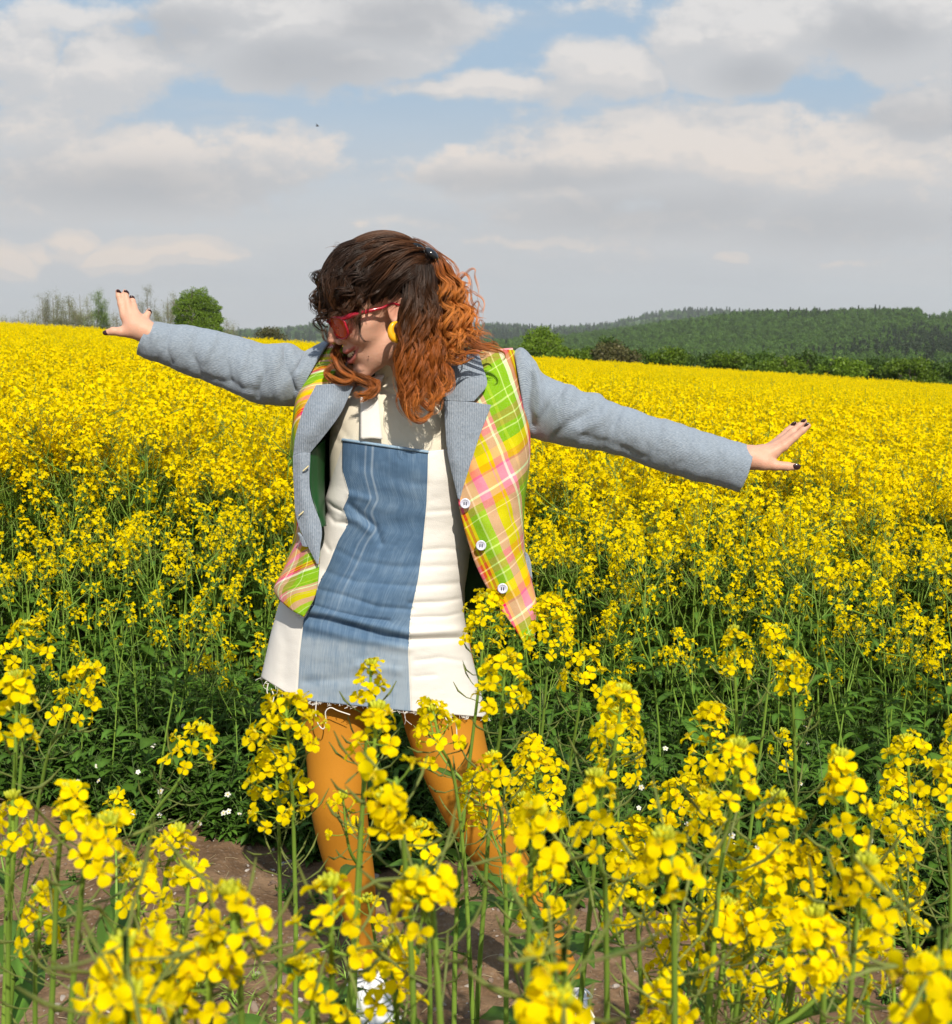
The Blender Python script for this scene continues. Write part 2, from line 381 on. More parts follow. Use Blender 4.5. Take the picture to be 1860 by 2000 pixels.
def leafy_tree(px, ytop, ybase, Y, wpx, name, label, group=None, seed=1, lm=None, dens=900, cat='tree', lsz=0.16, nl=16, low=False, lobes_px=None):
    r_ = np.random.RandomState(seed); base = W(px, ybase, Y); top = W(px, ytop, Y)
    gz0 = float(H(base[0], base[1])); h = top[2] - gz0; wd = wpx / FPX * Y
    o = empty(name, (base[0], base[1], gz0)); tag(o, label, cat, group)
    vis = top[2] - base[2]
    g = Geo(); branch_tree(g, r_, (0, 0, 0), h * .62, h * .022, .6, 3, kids=(2, 3)); g.obj('trunk', [M_bark], o)
    lobes = [(0, 0, h - vis * .5, wd * .27, wd * .26, vis * .34)] + ([(0, 0, vis * .3, wd * .42, wd * .4, vis * .5), (wd * .2, 0, .6, wd * .4, wd * .3, .9)] if low else [])
    for i in range(nl):
        a = r_.uniform(0, 6.28); e = r_.uniform(-.8, .95); q = math.sqrt(1 - e * e)
        s = r_.uniform(.14, .27)
        lobes.append((math.cos(a) * q * wd * .36, math.sin(a) * q * wd * .34, h - vis * .52 + e * vis * .38, wd * s, wd * s, vis * s))
    if lobes_px:
        k = Y / FPX; lobes = []
        for a, b_, c in lobes_px:
            lobes.append(((a - px) * k, r_.uniform(-.2, .2) * wd, h - (b_ - ytop) * k, c * k, c * k * 1.1, c * k * .9))
    g = Geo(); leaves_at(g, crown_points(lobes, dens, r_), lsz, r_); g.obj('crown', [lm or M_leafG], o)
    return o
def bare_tree(px, ytop, ybase, Y, label, seed, leaf=0, group='bare spring trees on the field crest', wpx=34):
    r_ = np.random.RandomState(seed); base = W(px, ybase, Y); top = W(px, ytop, Y)
    gz0 = float(H(base[0], base[1])); h = top[2] - gz0; vis = (ybase - ytop) / FPX * Y; wd = wpx / FPX * Y
    o = empty('bare_tree', (base[0], base[1], gz0)); tag(o, label, 'tree', group)
    g = Geo(); lean = r_.normal(size=2) * .2; T_ = cr([(0, 0, 0), (lean[0] * .3, lean[1] * .3, h * .45), (lean[0], lean[1], h * .9)], 14); tube(g, T_, np.linspace(.17, .03, 14), 6); tips = []
    for k in range(17):
        f = r_.uniform(.34, .80) * 13; p = np.array([np.interp(f, range(14), T_[:, q]) for q in range(3)]); a = k * 2.4 + r_.uniform(-.4, .4); R = wd * .5 * math.sqrt(r_.uniform(.12, 1)); zt = h * (1.0 - .30 * (R / (wd * .5)) ** 2) * r_.uniform(.88, 1.0)
        e = np.array([math.cos(a) * R, math.sin(a) * R, max(zt, p[2] + .4)]); B = cr([p, p + (e - p) * [.7, .7, .35], p + (e - p) * [.9, .9, .7], e], 12); tube(g, B, np.linspace(.07, .014, 12), 3)
        for q in range(12):
            b0 = B[r_.randint(3, 12)]; d = norm(r_.normal(size=3) + [0, 0, .6]); e2 = b0 + d * r_.uniform(.35, 1.0); tube(g, [b0, (b0 + e2) / 2 + r_.normal(size=3) * .06, e2], [.022, .016, .008], 3); tips += [e2, (b0 + e2) / 2, b0]
    g.obj('trunk', [M_twig], o)
    P = np.array(tips); n = 9000 + 4 * leaf; P = P[r_.randint(0, len(P), n)] + r_.normal(size=(n, 3)) * .30
    g = Geo(); leaves_at(g, P, .11 if leaf < 1500 else .14, r_); g.obj('crown', [M_leafO if leaf < 1500 else M_leafP], o)
    return o
M_leafP = leafmat('leaf_pale_green', (0.13, 0.20, 0.04), (0.20, 0.27, 0.06), 0.3, scale=2)
TY = 210
for i, (px, yt, lf, lab) in enumerate([
        (4, 600, 0, 'small bare tree cut by the left edge of the photo'), (38, 592, 200, 'small thin bare tree second from the left end of the row'),
        (58, 596, 100, 'low grey bare tree just left of the first tall pair'), (84, 556, 900, 'tall budding tree at the left end of the tall clump'),
        (104, 556, 500, 'slim bare tree second in the tall clump, above the raised rapeseed stalk'),
        (136, 552, 900, 'tall thick-twigged budding tree in the middle of the tall clump'), (160, 549, 1100, 'tallest budding tree of the clump left of the hand'),
        (188, 553, 2600, 'greenish budding tree at the right end of the clump, left of the raised fingers'),
        (228, 590, 200, 'low thin bare tree behind the raised fingers'), (290, 549, 500, 'tall grey bare tree right of the raised hand'),
        (262, 566, 100, 'grey bare tree right behind the ring finger of the raised hand'),
        (331, 555, 800, 'grey bare tree touching the round green tree'), (448, 610, 0, 'very thin leafless sapling right of the round green tree')]):
    bare_tree(px, yt - 3, 648, TY + 8 * math.sin(i * 2.1), lab, 20 + i, lf, wpx=56 if yt < 580 else 40)
leafy_tree(388, 564, 662, 190, 92, 'broadleaf_tree', 'round bright green leafy tree above the left sleeve', seed=34, dens=1500, lsz=.2, lm=M_leafG, lobes_px=[(372, 592, 23), (392, 586, 23), (410, 603, 20), (380, 618, 30), (402, 628, 27), (424, 622, 11), (356, 604, 13), (362, 638, 22), (416, 644, 18), (385, 648, 26), (352, 626, 10), (427, 640, 9)])
leafy_tree(535, 638, 680, 120, 62, 'broadleaf_shrub', 'small dark olive bush behind the left sleeve on the crest', seed=4, dens=500, lm=M_leafR, cat='shrub', lsz=.16)
leafy_tree(1062, 640, 715, 110, 96, 'broadleaf_tree', 'bright green leafy tree just right of the raised shoulder', seed=5, dens=1700, lsz=.17, lobes_px=[(1042, 662, 20), (1062, 655, 17), (1080, 668, 18), (1052, 684, 28), (1082, 690, 24), (1102, 694, 15), (1028, 678, 13), (1060, 705, 30), (1098, 708, 18), (1030, 700, 16)])
# shrub belt behind the right field edge
sh = [(1118, 676, 52), (1150, 684, 60), (1180, 664, 48), (1196, 668, 60), (1232, 686, 70), (1270, 692, 60), (1305, 682, 50), (1340, 690, 70), (1385, 696, 70), (1420, 684, 46),
      (1450, 692, 60), (1490, 690, 66), (1530, 696, 60), (1572, 682, 40), (1600, 698, 74), (1640, 694, 66), (1690, 698, 70), (1735, 702, 66), (1780, 698, 70), (1825, 706, 70), (1870, 708, 70), (1920, 712, 80)]
ORD = 'first second third fourth fifth sixth seventh eighth ninth tenth eleventh twelfth thirteenth fourteenth fifteenth sixteenth seventeenth eighteenth nineteenth twentieth twenty-first twenty-second'.split()
marks = {0: 'first low green shrub right of the lone leafy tree', 2: 'taller pointed young tree rising from the shrub belt above the right sleeve', 3: 'reddish brown shrub beside the pointed young trees in the belt',
         9: 'narrow upright shrub sticking out in the middle of the belt', 13: 'thin upright young tree rising above the right half of the shrub belt', 20: 'dark shrub at the right edge of the photo'}
for i, (px, yt, wp) in enumerate(sh):
    leafy_tree(px, yt, 730 + (px - 1100) * .045, 92 + (i % 3) * 6, wp * 1.55, 'field_shrub', marks.get(i, 'green leafy shrub in the field-edge belt, %s from the left' % ORD[i]),
               'shrub belt behind the rapeseed field', seed=40 + i, lm=M_leafR if i == 3 else (M_leafD if i % 3 else M_leafG), dens=900, cat='shrub', lsz=.2, nl=12, low=True)

# ------------------------------------------------------------------ far woods: geometry nodes scatter of low trees
def scatter(name, pts, rot, scl, protos, label=None, cat=None, kind='stuff', pick=None):
    coll = bpy.data.collections.new(name + '_kinds')
    for i, p in enumerate(protos): p.name = '%s_kind_%02d' % (name, i); coll.objects.link(p)
    me = bpy.data.meshes.new(name); n = len(pts); me.vertices.add(n); me.vertices.foreach_set('co', np.asarray(pts, np.float32).ravel())
    for nm, tp, arr in (('rot', 'FLOAT_VECTOR', rot), ('scl', 'FLOAT_VECTOR', scl)):
        a = me.attributes.new(nm, tp, 'POINT'); a.data.foreach_set('vector', np.asarray(arr, np.float32).ravel())
    a = me.attributes.new('pick', 'INT', 'POINT'); a.data.foreach_set('value', np.asarray(pick if pick is not None else rs.randint(0, len(protos), n), np.int32))
    me.update()
    o = bpy.data.objects.new(name, me); COL.objects.link(o)
    ng = bpy.data.node_groups.new(name, 'GeometryNodeTree'); ng.interface.new_socket('Geometry', in_out='INPUT', socket_type='NodeSocketGeometry'); ng.interface.new_socket('Geometry', in_out='OUTPUT', socket_type='NodeSocketGeometry')
    N = ng.nodes; L = ng.links; a = N.new('NodeGroupInput'); z = N.new('NodeGroupOutput')
    ci = N.new('GeometryNodeCollectionInfo'); ci.inputs[0].default_value = coll; ci.inputs['Separate Children'].default_value = True; ci.inputs['Reset Children'].default_value = True
    ip = N.new('GeometryNodeInstanceOnPoints'); ip.inputs['Pick Instance'].default_value = True
    def na(nm, tp):
        q = N.new('GeometryNodeInputNamedAttribute'); q.data_type = tp; q.inputs[0].default_value = nm; return q.outputs[0]
    L.new(a.outputs[0], ip.inputs['Points']); L.new(ci.outputs[0], ip.inputs['Instance']); L.new(na('pick', 'INT'), ip.inputs['Instance Index'])
    e2r = N.new('FunctionNodeEulerToRotation'); L.new(na('rot', 'FLOAT_VECTOR'), e2r.inputs[0]); L.new(e2r.outputs[0], ip.inputs['Rotation'])
    L.new(na('scl', 'FLOAT_VECTOR'), ip.inputs['Scale']); L.new(ip.outputs[0], z.inputs[0])
    md = o.modifiers.new('scatter', 'NODES'); md.node_group = ng
    tag(o, label, cat, kind=kind); return o
M_con = leafmat('conifer_needles', (0.024, 0.048, 0.016), (0.040, 0.066, 0.020), 0.1, scale=.4, rnd=.3)
M_dec = leafmat('far_broadleaf', (0.060, 0.125, 0.018), (0.095, 0.17, 0.024), 0.2, scale=.25, rnd=.35)
def far_proto(kind, seed):
    r_ = np.random.RandomState(seed); g = Geo()
    if kind == 0:
        for k in range(9):
            f = k / 9; n = 40; a = r_.uniform(0, 6.28, n); rr_ = (1 - f) * 2.3 * r_.uniform(.3, 1, n)
            P = np.stack([np.cos(a) * rr_, np.sin(a) * rr_, 1.5 + f * 10.5 + r_.uniform(-.5, .5, n) - rr_ * .25], -1)
            leaves_at(g, P, 1.0, r_)
        tube(g, [(0, 0, 0), (0, 0, 12)], [.25, .05], 4, m=1)
    else:
        lobes = [(0, 0, 5.5, 3, 3, 3.5)] + [(r_.uniform(-2, 2), r_.uniform(-2, 2), r_.uniform(3.5, 8), 1.4, 1.4, 1.3) for _ in range(9)]
        leaves_at(g, crown_points(lobes, 34, r_), 0.9, r_); tube(g, [(0, 0, 0), (0, 0, 5)], [.35, .2], 4, m=1)
    return bpy.data.objects.new('far', g.mesh('far', [M_con if kind == 0 else M_dec, M_bark]))
protos = [far_proto(0, 1), far_proto(0, 2), far_proto(1, 3), far_proto(1, 4), far_proto(1, 5)]
def wood(name, n, umin, umax, r0, r1, s0, s1, label, seed, conif, fld=None):
    r_ = np.random.RandomState(seed); u = r_.uniform(umin, umax, n); r = r_.uniform(r0, r1, n); y = r / np.sqrt(1 + u * u); x = u * y
    nz = np.array([mnoise.noise(Vector((a * .004, b * .0035, seed))) for a, b in zip(x, y)])
    pick = np.where(nz + r_.normal(size=n) * .12 > conif, r_.randint(0, 2, n), 2 + r_.randint(0, 3, n))
    z = H(x, y); keep = np.ones(n, bool) if fld is None else fld(x, y, r, u, nz)
    s = r_.uniform(s0, s1, n)
    pts = np.stack([x, y, z - .5], -1)[keep]; rot = np.stack([0 * u, 0 * u, r_.uniform(0, 6.28, n)], -1)[keep]; scl = np.stack([s, s, s * r_.uniform(.8, 1.25, n)], -1)[keep]
    return scatter(name, pts, rot, scl, [bpy.data.objects.new('k', p.data) for p in protos], label, 'woods', pick=pick[keep])
wood('hillside_forest', 21000, -.12, .62, 640, 1420, .42, .78, 'mixed dark and fresh green forest covering the long hillside on the right', 11, 0.20,
     lambda x, y, r, u, nz: ~((u > .355) & (r > 1200) & (u < .45)))
wood('distant_forest', 9000, -.45, .35, 2300, 3900, 1.0, 1.9, 'bluish wooded ridges far behind the field', 12, .12, lambda x, y, r, u, nz: nz > -.12)
for i, (px, yb, sz, k, lab) in enumerate([(1592, 617, 1.1, 2, 'single round tree standing alone on the ridge right of the middle of the hill'), (1648, 612, .9, 3, 'left tree of the pair on the ridge left of the dark wood'),
        (1664, 612, 1.0, 4, 'right tree of the pair on the ridge left of the dark wood'), (1808, 626, .7, 2, 'leftmost small tree on the meadow skyline at the right'),
        (1822, 627, .8, 3, 'second small tree on the meadow skyline at the right'), (1842, 627, 1.0, 4, 'biggest tree on the meadow skyline at the right'), (1856, 628, 1.2, 2, 'tree on the meadow skyline cut by the right edge')]):
    p = W(px, yb, 1290); x, y = p[0], p[1]
    o = empty('ridge_tree', (x, y, float(H(x, y)) - .3)); o.scale = (sz * 1.1,) * 3; tag(o, lab, 'tree', 'trees standing on the hill skyline')
    c = bpy.data.objects.new('crown', protos[k].data); COL.objects.link(c); c.parent = o
# ------------------------------------------------------------------ rapeseed: materials and small templates
M_petal = leafmat('rape_petal', (0.98, 0.72, 0.001), (0.99, 0.82, 0.001), 0.48, 0.8, scale=40, spec=0.04, rnd=0.05)
M_bud = leafmat('rape_bud', (0.50, 0.45, 0.03), (0.68, 0.54, 0.03), 0.15, 0.5, scale=60, rnd=0.1)
M_stem = leafmat('rape_stem', (0.15, 0.27, 0.035), (0.23, 0.34, 0.05), 0.1, 0.45, scale=14, rnd=0.15)
M_pod = leafmat('rape_pod', (0.14, 0.19, 0.04), (0.20, 0.22, 0.06), 0.1, 0.5, scale=20, rnd=0.15)
M_leaf = leafmat('rape_leaf', (0.052, 0.125, 0.016), (0.095, 0.185, 0.024), 0.3, 0.5, scale=16, rnd=0.2, spec=.25)
RM = [M_stem, M_petal, M_bud, M_pod, M_leaf]          # material slots 0..4

def petal_tpl(nl, nw):
    t = np.linspace(0, 1, nl); hw = np.interp(t, [0, .25, .5, .8, 1], [.07, .16, .40, .46, .26])
    s = np.linspace(-1, 1, nw)
    x = t[:, None] * np.ones(nw) - .06 * (t[:, None] ** 3) * (1 - np.abs(s)) * 0
    x = x + np.where(t[:, None] > .99, -.10 * (1 - np.abs(s)) * 0.6 + .05 * (1 - s ** 2), 0)
    y = hw[:, None] * s
    z = .38 * np.sin(t[:, None] * 1.9) * np.ones(nw) - .33 * t[:, None] ** 2 + .12 * s ** 2 * t[:, None]
    i = np.arange(nl * nw).reshape(nl, nw)
    Q = np.stack([i[:-1, :-1], i[:-1, 1:], i[1:, 1:], i[1:, :-1]], -1).reshape(-1, 4)
    return np.stack([x, y, z], -1).reshape(-1, 3), Q
def flower_tpl(lod, rs_):
    """flower opening along +z, petal length 1"""
    g = Geo(); nl, nw = ((5, 4), (3, 2), (2, 2))[lod]
    V, Q = petal_tpl(nl, nw) if lod < 2 else (np.array([[0, -.12, 0], [0, .12, 0], [.95, -.36, .25], [.95, .36, .25]]), np.array([[0, 1, 3, 2]]))
    for k in range(4):
        a = k * math.pi / 2 + rs_.uniform(-.22, .22); tl = rs_.uniform(-.35, .30); s = rs_.uniform(.85, 1.12); tw = rs_.uniform(-.35, .35)
        ca, sa = math.cos(a), math.sin(a); R = np.array([[ca, -sa, 0], [sa, ca, 0], [0, 0, 1]]) @ np.array([[math.cos(tl), 0, math.sin(tl)], [0, 1, 0], [-math.sin(tl), 0, math.cos(tl)]]) @ np.array([[1, 0, 0], [0, math.cos(tw), -math.sin(tw)], [0, math.sin(tw), math.cos(tw)]])
        g.add(V * s @ R.T, Q, m=1, c=np.array([1, 1, 1]) * rs_.uniform(.9, 1.06))
    if lod == 0:
        for k in range(6):
            a = k * 1.047 + .3; d = np.array([math.cos(a) * .16, math.sin(a) * .16, 0])
            tube(g, [d * .3, d + [0, 0, .28], d * 1.1 + [0, 0, .46]], [.025, .02, .05], 3, m=2, c=(1.5, 1.35, 1))
        tube(g, [(0, 0, 0), (0, 0, .45)], [.06, .05], 4, m=2, c=(.8, 1.1, 1))
        tube(g, [(0, 0, -.35), (0, 0, 0)], [.05, .14], 5, m=2, c=(1.2, 1.2, 1))
    elif lod == 1:
        g.add([[-.1, 0, .2], [.1, 0, .2], [0, .1, .4]], T=[(0, 1, 2)], m=2, c=(1.2, 1.2, 1))
    return (np.concatenate(g.V), np.concatenate(g.Q), np.concatenate(g.T) if g.T else None, np.concatenate(g.qm), np.concatenate(g.tm) if g.tm else None, np.concatenate(g.C))
rt = np.random.RandomState(3)
FL = [[flower_tpl(l, rt) for _ in range(6)] for l in range(3)]
def put_flower(g, F, p, d, s, rs_, c=1.0):
    d = norm(np.asarray(d, float)); a = rs_.uniform(0, 6.28); x = norm(np.cross(d, [math.cos(a), math.sin(a), .3])); y = np.cross(d, x)
    R = np.stack([x, y, d], 1) * s; V = F[0] @ R.T + p
    for m in (1, 2):
        q = F[1][F[3] == m]; t_ = None if F[2] is None else F[2][F[4] == m]
        if len(q) or (t_ is not None and len(t_)):
            pass
    n0 = g.n; g.V.append(V); g.C.append(F[5] * c); g.U.append(np.zeros((len(V), 2)))
    g.Q.append(F[1] + n0); g.qm.append(F[3])
    if F[2] is not None: g.T.append(F[2] + n0); g.tm.append(F[4])
    g.n += len(V)
def bud(g, p, d, L, r, lod, c=(1, 1, 1)):
    d = norm(np.asarray(d, float))
    if lod == 0: tube(g, [p, p + d * L * .3, p + d * L * .75, p + d * L], [r * .45, r, r * .85, r * .15], 5, m=2, c=c)
    else:
        x = norm(np.cross(d, [.3, .5, .1])); y = np.cross(d, x)
        g.add([p - x * r, p + x * r, p + d * L, p - y * r, p + y * r], T=[(0, 1, 2), (3, 4, 2)], m=2, c=c)
def raceme(g, gp, P, rs_, lod, nf, fs=.0095, R=.028, pods=10, podlen=.035, seg=None):
    """P: polyline of the upper axis (tip last). gp: Geo for pods. flowers fill the last part `seg` (m)"""
    T = norm(np.gradient(P, axis=0)); L = np.concatenate([[0], np.cumsum(np.linalg.norm(np.diff(P, axis=0), axis=1))]); tot = L[-1]
    at = lambda s: np.array([np.interp(s, L, P[:, k]) for k in range(3)])
    dt = lambda s: norm(np.array([np.interp(s, L, T[:, k]) for k in range(3)]))
    seg = seg or .10; ga = rs_.uniform(0, 6.28)
    tip = at(tot); td = dt(tot)
    for k in range((11, 7, 2)[lod]):                     # bud cluster
        a = k * 2.4; q = math.sqrt(k / 14) * .6; x = norm(np.cross(td, [.2, .9, .1])); y = np.cross(td, x)
        d = norm(td + (x * math.cos(a) + y * math.sin(a)) * q * 1.6)
        bud(g, tip - td * .004 + d * .004, d, (.0075, .009, .014)[lod], (.0019, .0022, .004)[lod], lod, np.array([.8, 1, .8]) * rs_.uniform(.8, 1.2))
    for k in range(nf):
        f = (k + .5) / nf; s = tot - .004 - seg * f ** 1.15 + rs_.uniform(-.004, .004); a = ga + k * 2.4 + rs_.uniform(-.3, .3)
        ax = dt(s); x = norm(np.cross(ax, [.2, .9, .1])); y = np.cross(ax, x); side = x * math.cos(a) + y * math.sin(a)
        pl = R * (.45 + .6 * min(1, f * 1.8)) * rs_.uniform(.8, 1.2); el = (1.15 - .8 * min(1, f * 1.5)) + rs_.uniform(-.2, .2)
        d = norm(side + ax * el); p0 = at(s); p1 = p0 + d * pl; fd = norm(d + np.array([0, 0, .25]) + rs_.normal(size=3) * .42)
        if lod == 0: tube(g, [p0, p0 + d * pl * .5 - np.array([0, 0, .001]), p1], [.0007, .0006, .0008], 3, m=0, c=(1.1, 1.15, .9))
        elif lod == 1 and k % 2: tube(g, [p0, p1], [.0008, .0007], 3, m=0)
        put_flower(g, FL[lod][rs_.randint(6)], p1, fd, fs * rs_.uniform(.8, 1.15), rs_, rs_.uniform(.88, 1.08))
    if lod < 2 and gp is not None:
        for k in range(pods):                              # young curved pods below the flowers
            s = tot - seg - .006 - k * rs_.uniform(.008, .014)
            if s < .01: break
            a = ga + k * 2.4; ax = dt(s); x = norm(np.cross(ax, [.2, .9, .1])); y = np.cross(ax, x); side = x * math.cos(a) + y * math.sin(a)
            p0 = at(s); d = norm(side * 1.1 + ax * .5); d2 = norm(side * .7 + ax * 1.3); pl = .016 * rs_.uniform(.8, 1.3); q = podlen * rs_.uniform(.5, 1.2)
            if lod == 0: tube(gp, [p0, p0 + d * pl, p0 + d * pl + norm(d + d2) * q * .5, p0 + d * pl + norm(d + d2) * q * .5 + d2 * q * .5], [.0006, .0007, .0013, .0004], 4, m=3)
            else: tube(gp, [p0, p0 + d * pl, p0 + d * pl + d2 * q], [.0006, .0011, .0004], 3, m=3)
def leaf(g, p, d, up, L, w_, rs_, lod=0, droop=.5, lobed=False, m=4, c=None):
    d = norm(np.asarray(d, float)); n = (9, 5, 3)[lod]; t = np.linspace(0, 1, n); k = (5, 3, 2)[lod]; s = np.linspace(-1, 1, k)
    hw = w_ * (np.interp(t, [0, .1, .35, .6, .85, 1], [.55, .45, .9, 1, .55, .02]) if not lobed else np.interp(t, [0, .15, .3, .38, .5, .75, .9, 1], [.1, .15, .45, .25, .7, 1, .8, .05]))
    side = norm(np.cross(d, [0, 0, 1.0])); u = np.cross(side, d)
    ang = droop * t ** 1.5; ctr = np.zeros((n, 3)); st = L / (n - 1)
    for i in range(1, n):
        dd = d * math.cos(ang[i] * 1.6) - u * math.sin(ang[i] * 1.6); ctr[i] = ctr[i - 1] + dd * st
    fold = .30 + .12 * np.sin(t * 9 + rs_.uniform(0, 6))
    P = ctr[:, None] + side * (hw[:, None] * s)[..., None] + u * (np.abs(s)[None] * hw[:, None] * fold[:, None] + .12 * w_ * np.sin(t[:, None] * 14 + s * 2) * np.abs(s))[..., None]
    cc = np.ones((n, k, 3)) * rs_.uniform(.75, 1.25)
    if k > 2: cc[:, k // 2] *= 1.45
    g.grid(P + p, m=m, c=cc)
def stem_line(p0, p1, rs_, n=14, wob=.02, bend=0.0):
    t = np.linspace(0, 1, n)[:, None]; p0 = np.asarray(p0, float); p1 = np.asarray(p1, float); d = p1 - p0
    side = norm(np.cross(d, rs_.normal(size=3))); side2 = norm(np.cross(d, side))
    # leaves the ground upright, then leans to the tip
    low = np.array([d[0], d[1], 0]) * (t ** 1.0 - t ** 1.7) * -1.0 * .6
    P = p0 + d * t + low + side * np.sin(t * math.pi) * wob + side2 * np.sin(t * 2 * math.pi) * wob * .5
    return P
def rape_plant(rs_, h, lod, tip=None, nb=3, r0=.0055, nf=24, fs=.0095, nleaf=5, R=.028, pods=10, brspread=.16, split=False, spread_bottom=.55, seg=.10, lowleaf=True):
    """returns dict of Geos: stem, leaves, heads (list of Geo), pods"""
    tip = np.array([rs_.normal() * .07, rs_.normal() * .07, h]) if tip is None else np.asarray(tip, float)
    gs, gl, gp, heads = Geo(), Geo(), Geo(), []
    if lod: gp = gs
    S = stem_line((0, 0, 0), tip, rs_, (18, 9, 5)[lod]); n = len(S); tt = np.linspace(0, 1, n)
    tube(gs, S, r0 * (1 - .78 * tt), (7, 4, 3)[lod], m=0)
    gh = Geo(); raceme(gh, gp, S[-max(3, n // 3):] if lod else cr(S[-6:], 14), rs_, lod, nf, fs, R, pods, seg=seg); heads.append(gh)
    for b_ in range(nb):
        f = spread_bottom + (.88 - spread_bottom) * (b_ + rs_.uniform(0, .9)) / max(1, nb); i = f * (n - 1); p = np.array([np.interp(i, range(n), S[:, k]) for k in range(3)])
        a = b_ * 2.4 + rs_.uniform(-.5, .5); sp = brspread * rs_.uniform(.6, 1.3); top = tip[2] - rs_.uniform(.01, .16)
        e = np.array([tip[0] * f + math.cos(a) * sp, tip[1] * f + math.sin(a) * sp, max(p[2] + .08, top)])
        t = np.linspace(0, 1, (10, 6, 4)[lod])[:, None]; m1 = p + (e - p) * [.55, .55, .35]
        B = (1 - t) ** 2 * p + 2 * t * (1 - t) * m1 + t ** 2 * e
        tube(gs, B, r0 * .5 * (1 - .6 * t[:, 0]), (5, 3, 3)[lod], m=0)
        gh = Geo(); raceme(gh, gp, cr(B[-5:], 10) if lod == 0 else B[1:], rs_, lod, int(nf * rs_.uniform(.5, .9)), fs, R * .9, pods // 2, seg=seg * .8); heads.append(gh)
        if lod < 2 and nleaf: leaf(gl, p, norm(np.array([math.cos(a), math.sin(a), .7])), 0, rs_.uniform(.05, .09), .011, rs_, lod, .4)
    for k in range(nleaf):
        f = rs_.uniform(.05, .62) if lowleaf else rs_.uniform(.25, .62); i = f * (n - 1); p = np.array([np.interp(i, range(n), S[:, q]) for q in range(3)]); a = k * 2.4 + rs_.uniform(-.5, .5)
        big = f < .42; leaf(gl, p, [math.cos(a), math.sin(a), .55], 0, rs_.uniform(.10, .20) if big else rs_.uniform(.06, .12), rs_.uniform(.018, .036) if big else .014, rs_, lod, rs_.uniform(.4, .9), lobed=big)
    return dict(stem=gs, leaves=gl, heads=heads, pods=gp)
def merged(d):
    G_ = Geo()
    for g in [d['stem'], d['leaves']] + ([d['pods']] if d['pods'] is not d['stem'] else []) + d['heads']:
        for V, C, U in zip(g.V, g.C, g.U): pass
        off = G_.n; G_.V += g.V; G_.C += g.C; G_.U += g.U; G_.Q += [q + off for q in g.Q]; G_.qm += g.qm; G_.T += [q + off for q in g.T]; G_.tm += g.tm; G_.n += g.n
    return G_
def unlinked(name, me): return bpy.data.objects.new(name, me)
def plant_proto_objs(d, name='rapeseed_plant'):
    """meshes of a plant as (part name, mesh)"""
    out = [('stem', d['stem'].mesh('stem', RM))]
    if d['leaves'].n: out.append(('foliage', d['leaves'].mesh('foliage', RM)))
    if d['pods'].n and d['pods'] is not d['stem']: out.append(('seed_pods', d['pods'].mesh('seed_pods', RM)))
    for g in d['heads']: out.append(('flower_head', g.mesh('flower_head', RM)))
    return out
def place_plant(parts, loc, rz, s, label, group, name='rapeseed_plant', cat='flowering plant', tilt=(0, 0)):
    o = empty(name, loc); o.rotation_euler = (tilt[0], tilt[1], rz); o.scale = (s, s, s); tag(o, label, cat, group)
    for nm, me in parts:
        c = bpy.data.objects.new(nm, me); COL.objects.link(c); c.parent = o
    return o

# ------------------------------------------------------------------ the field beyond the tramline
rf = np.random.RandomState(21)
def edge_y(x): return 3.55 + .10 * np.sin(x * 3.1) + .06 * np.sin(x * 7.7 + 1)
# front rows: individual plants
fp = [plant_proto_objs(rape_plant(np.random.RandomState(100 + i), rf.uniform(.95, 1.15), 1, nb=3 + i % 3, nf=18 + (i * 5) % 10, nleaf=13, fs=.0105)) for i in range(9)]
fps = [plant_proto_objs(rape_plant(np.random.RandomState(150 + i), rf.uniform(.9, 1.05), 1, nb=2, nf=7 + 2 * i, nleaf=11, fs=.0105, seg=.07, pods=4)) for i in range(4)]
N_FRONT = 235; cnt = 0; taken = []
for k in range(60000):
    if cnt >= N_FRONT: break
    y = 3.5 + 1.35 * rf.uniform() ** 1.25; x = rf.uniform(-.46, .46) * y * 1.0
    if y < edge_y(x): continue
    if any((x - a) ** 2 + (y - b_) ** 2 < .105 ** 2 for a, b_ in taken[-400:]): continue
    taken.append((x, y)); s = (rf.uniform(.55, 1.03) if y < 4.15 else rf.uniform(.82, 1.06)) * (np.interp(x / y, [-.4, -.12, .1], [.84, .88, 1.0]))
    side = 'left of' if x < -.42 else ('behind' if x < .35 else 'right of')
    row = 'front row' if y < edge_y(x) + .28 else 'dense rows'
    sparse = rf.uniform() < np.interp(x / y, [-.35, -.1, .1, .4], [.8, .6, .15, .10]) * np.interp(y, [3.5, 4.1, 4.6], [1, .8, .1])
    place_plant(fps[rf.randint(4)] if sparse else fp[rf.randint(9)], (x, y, HG(x, y) - .01), rf.uniform(0, 6.28), s, ('leafy green rapeseed plant with few blossoms in the %s %s the woman' if sparse else 'slender yellow-flowering rapeseed plant in the %s of the field %s the woman') % (row, side),
                'rapeseed plants standing in the field edge %s the woman, %s' % (side, row), tilt=(rf.normal() * .09, rf.normal() * .09))
    cnt += 1
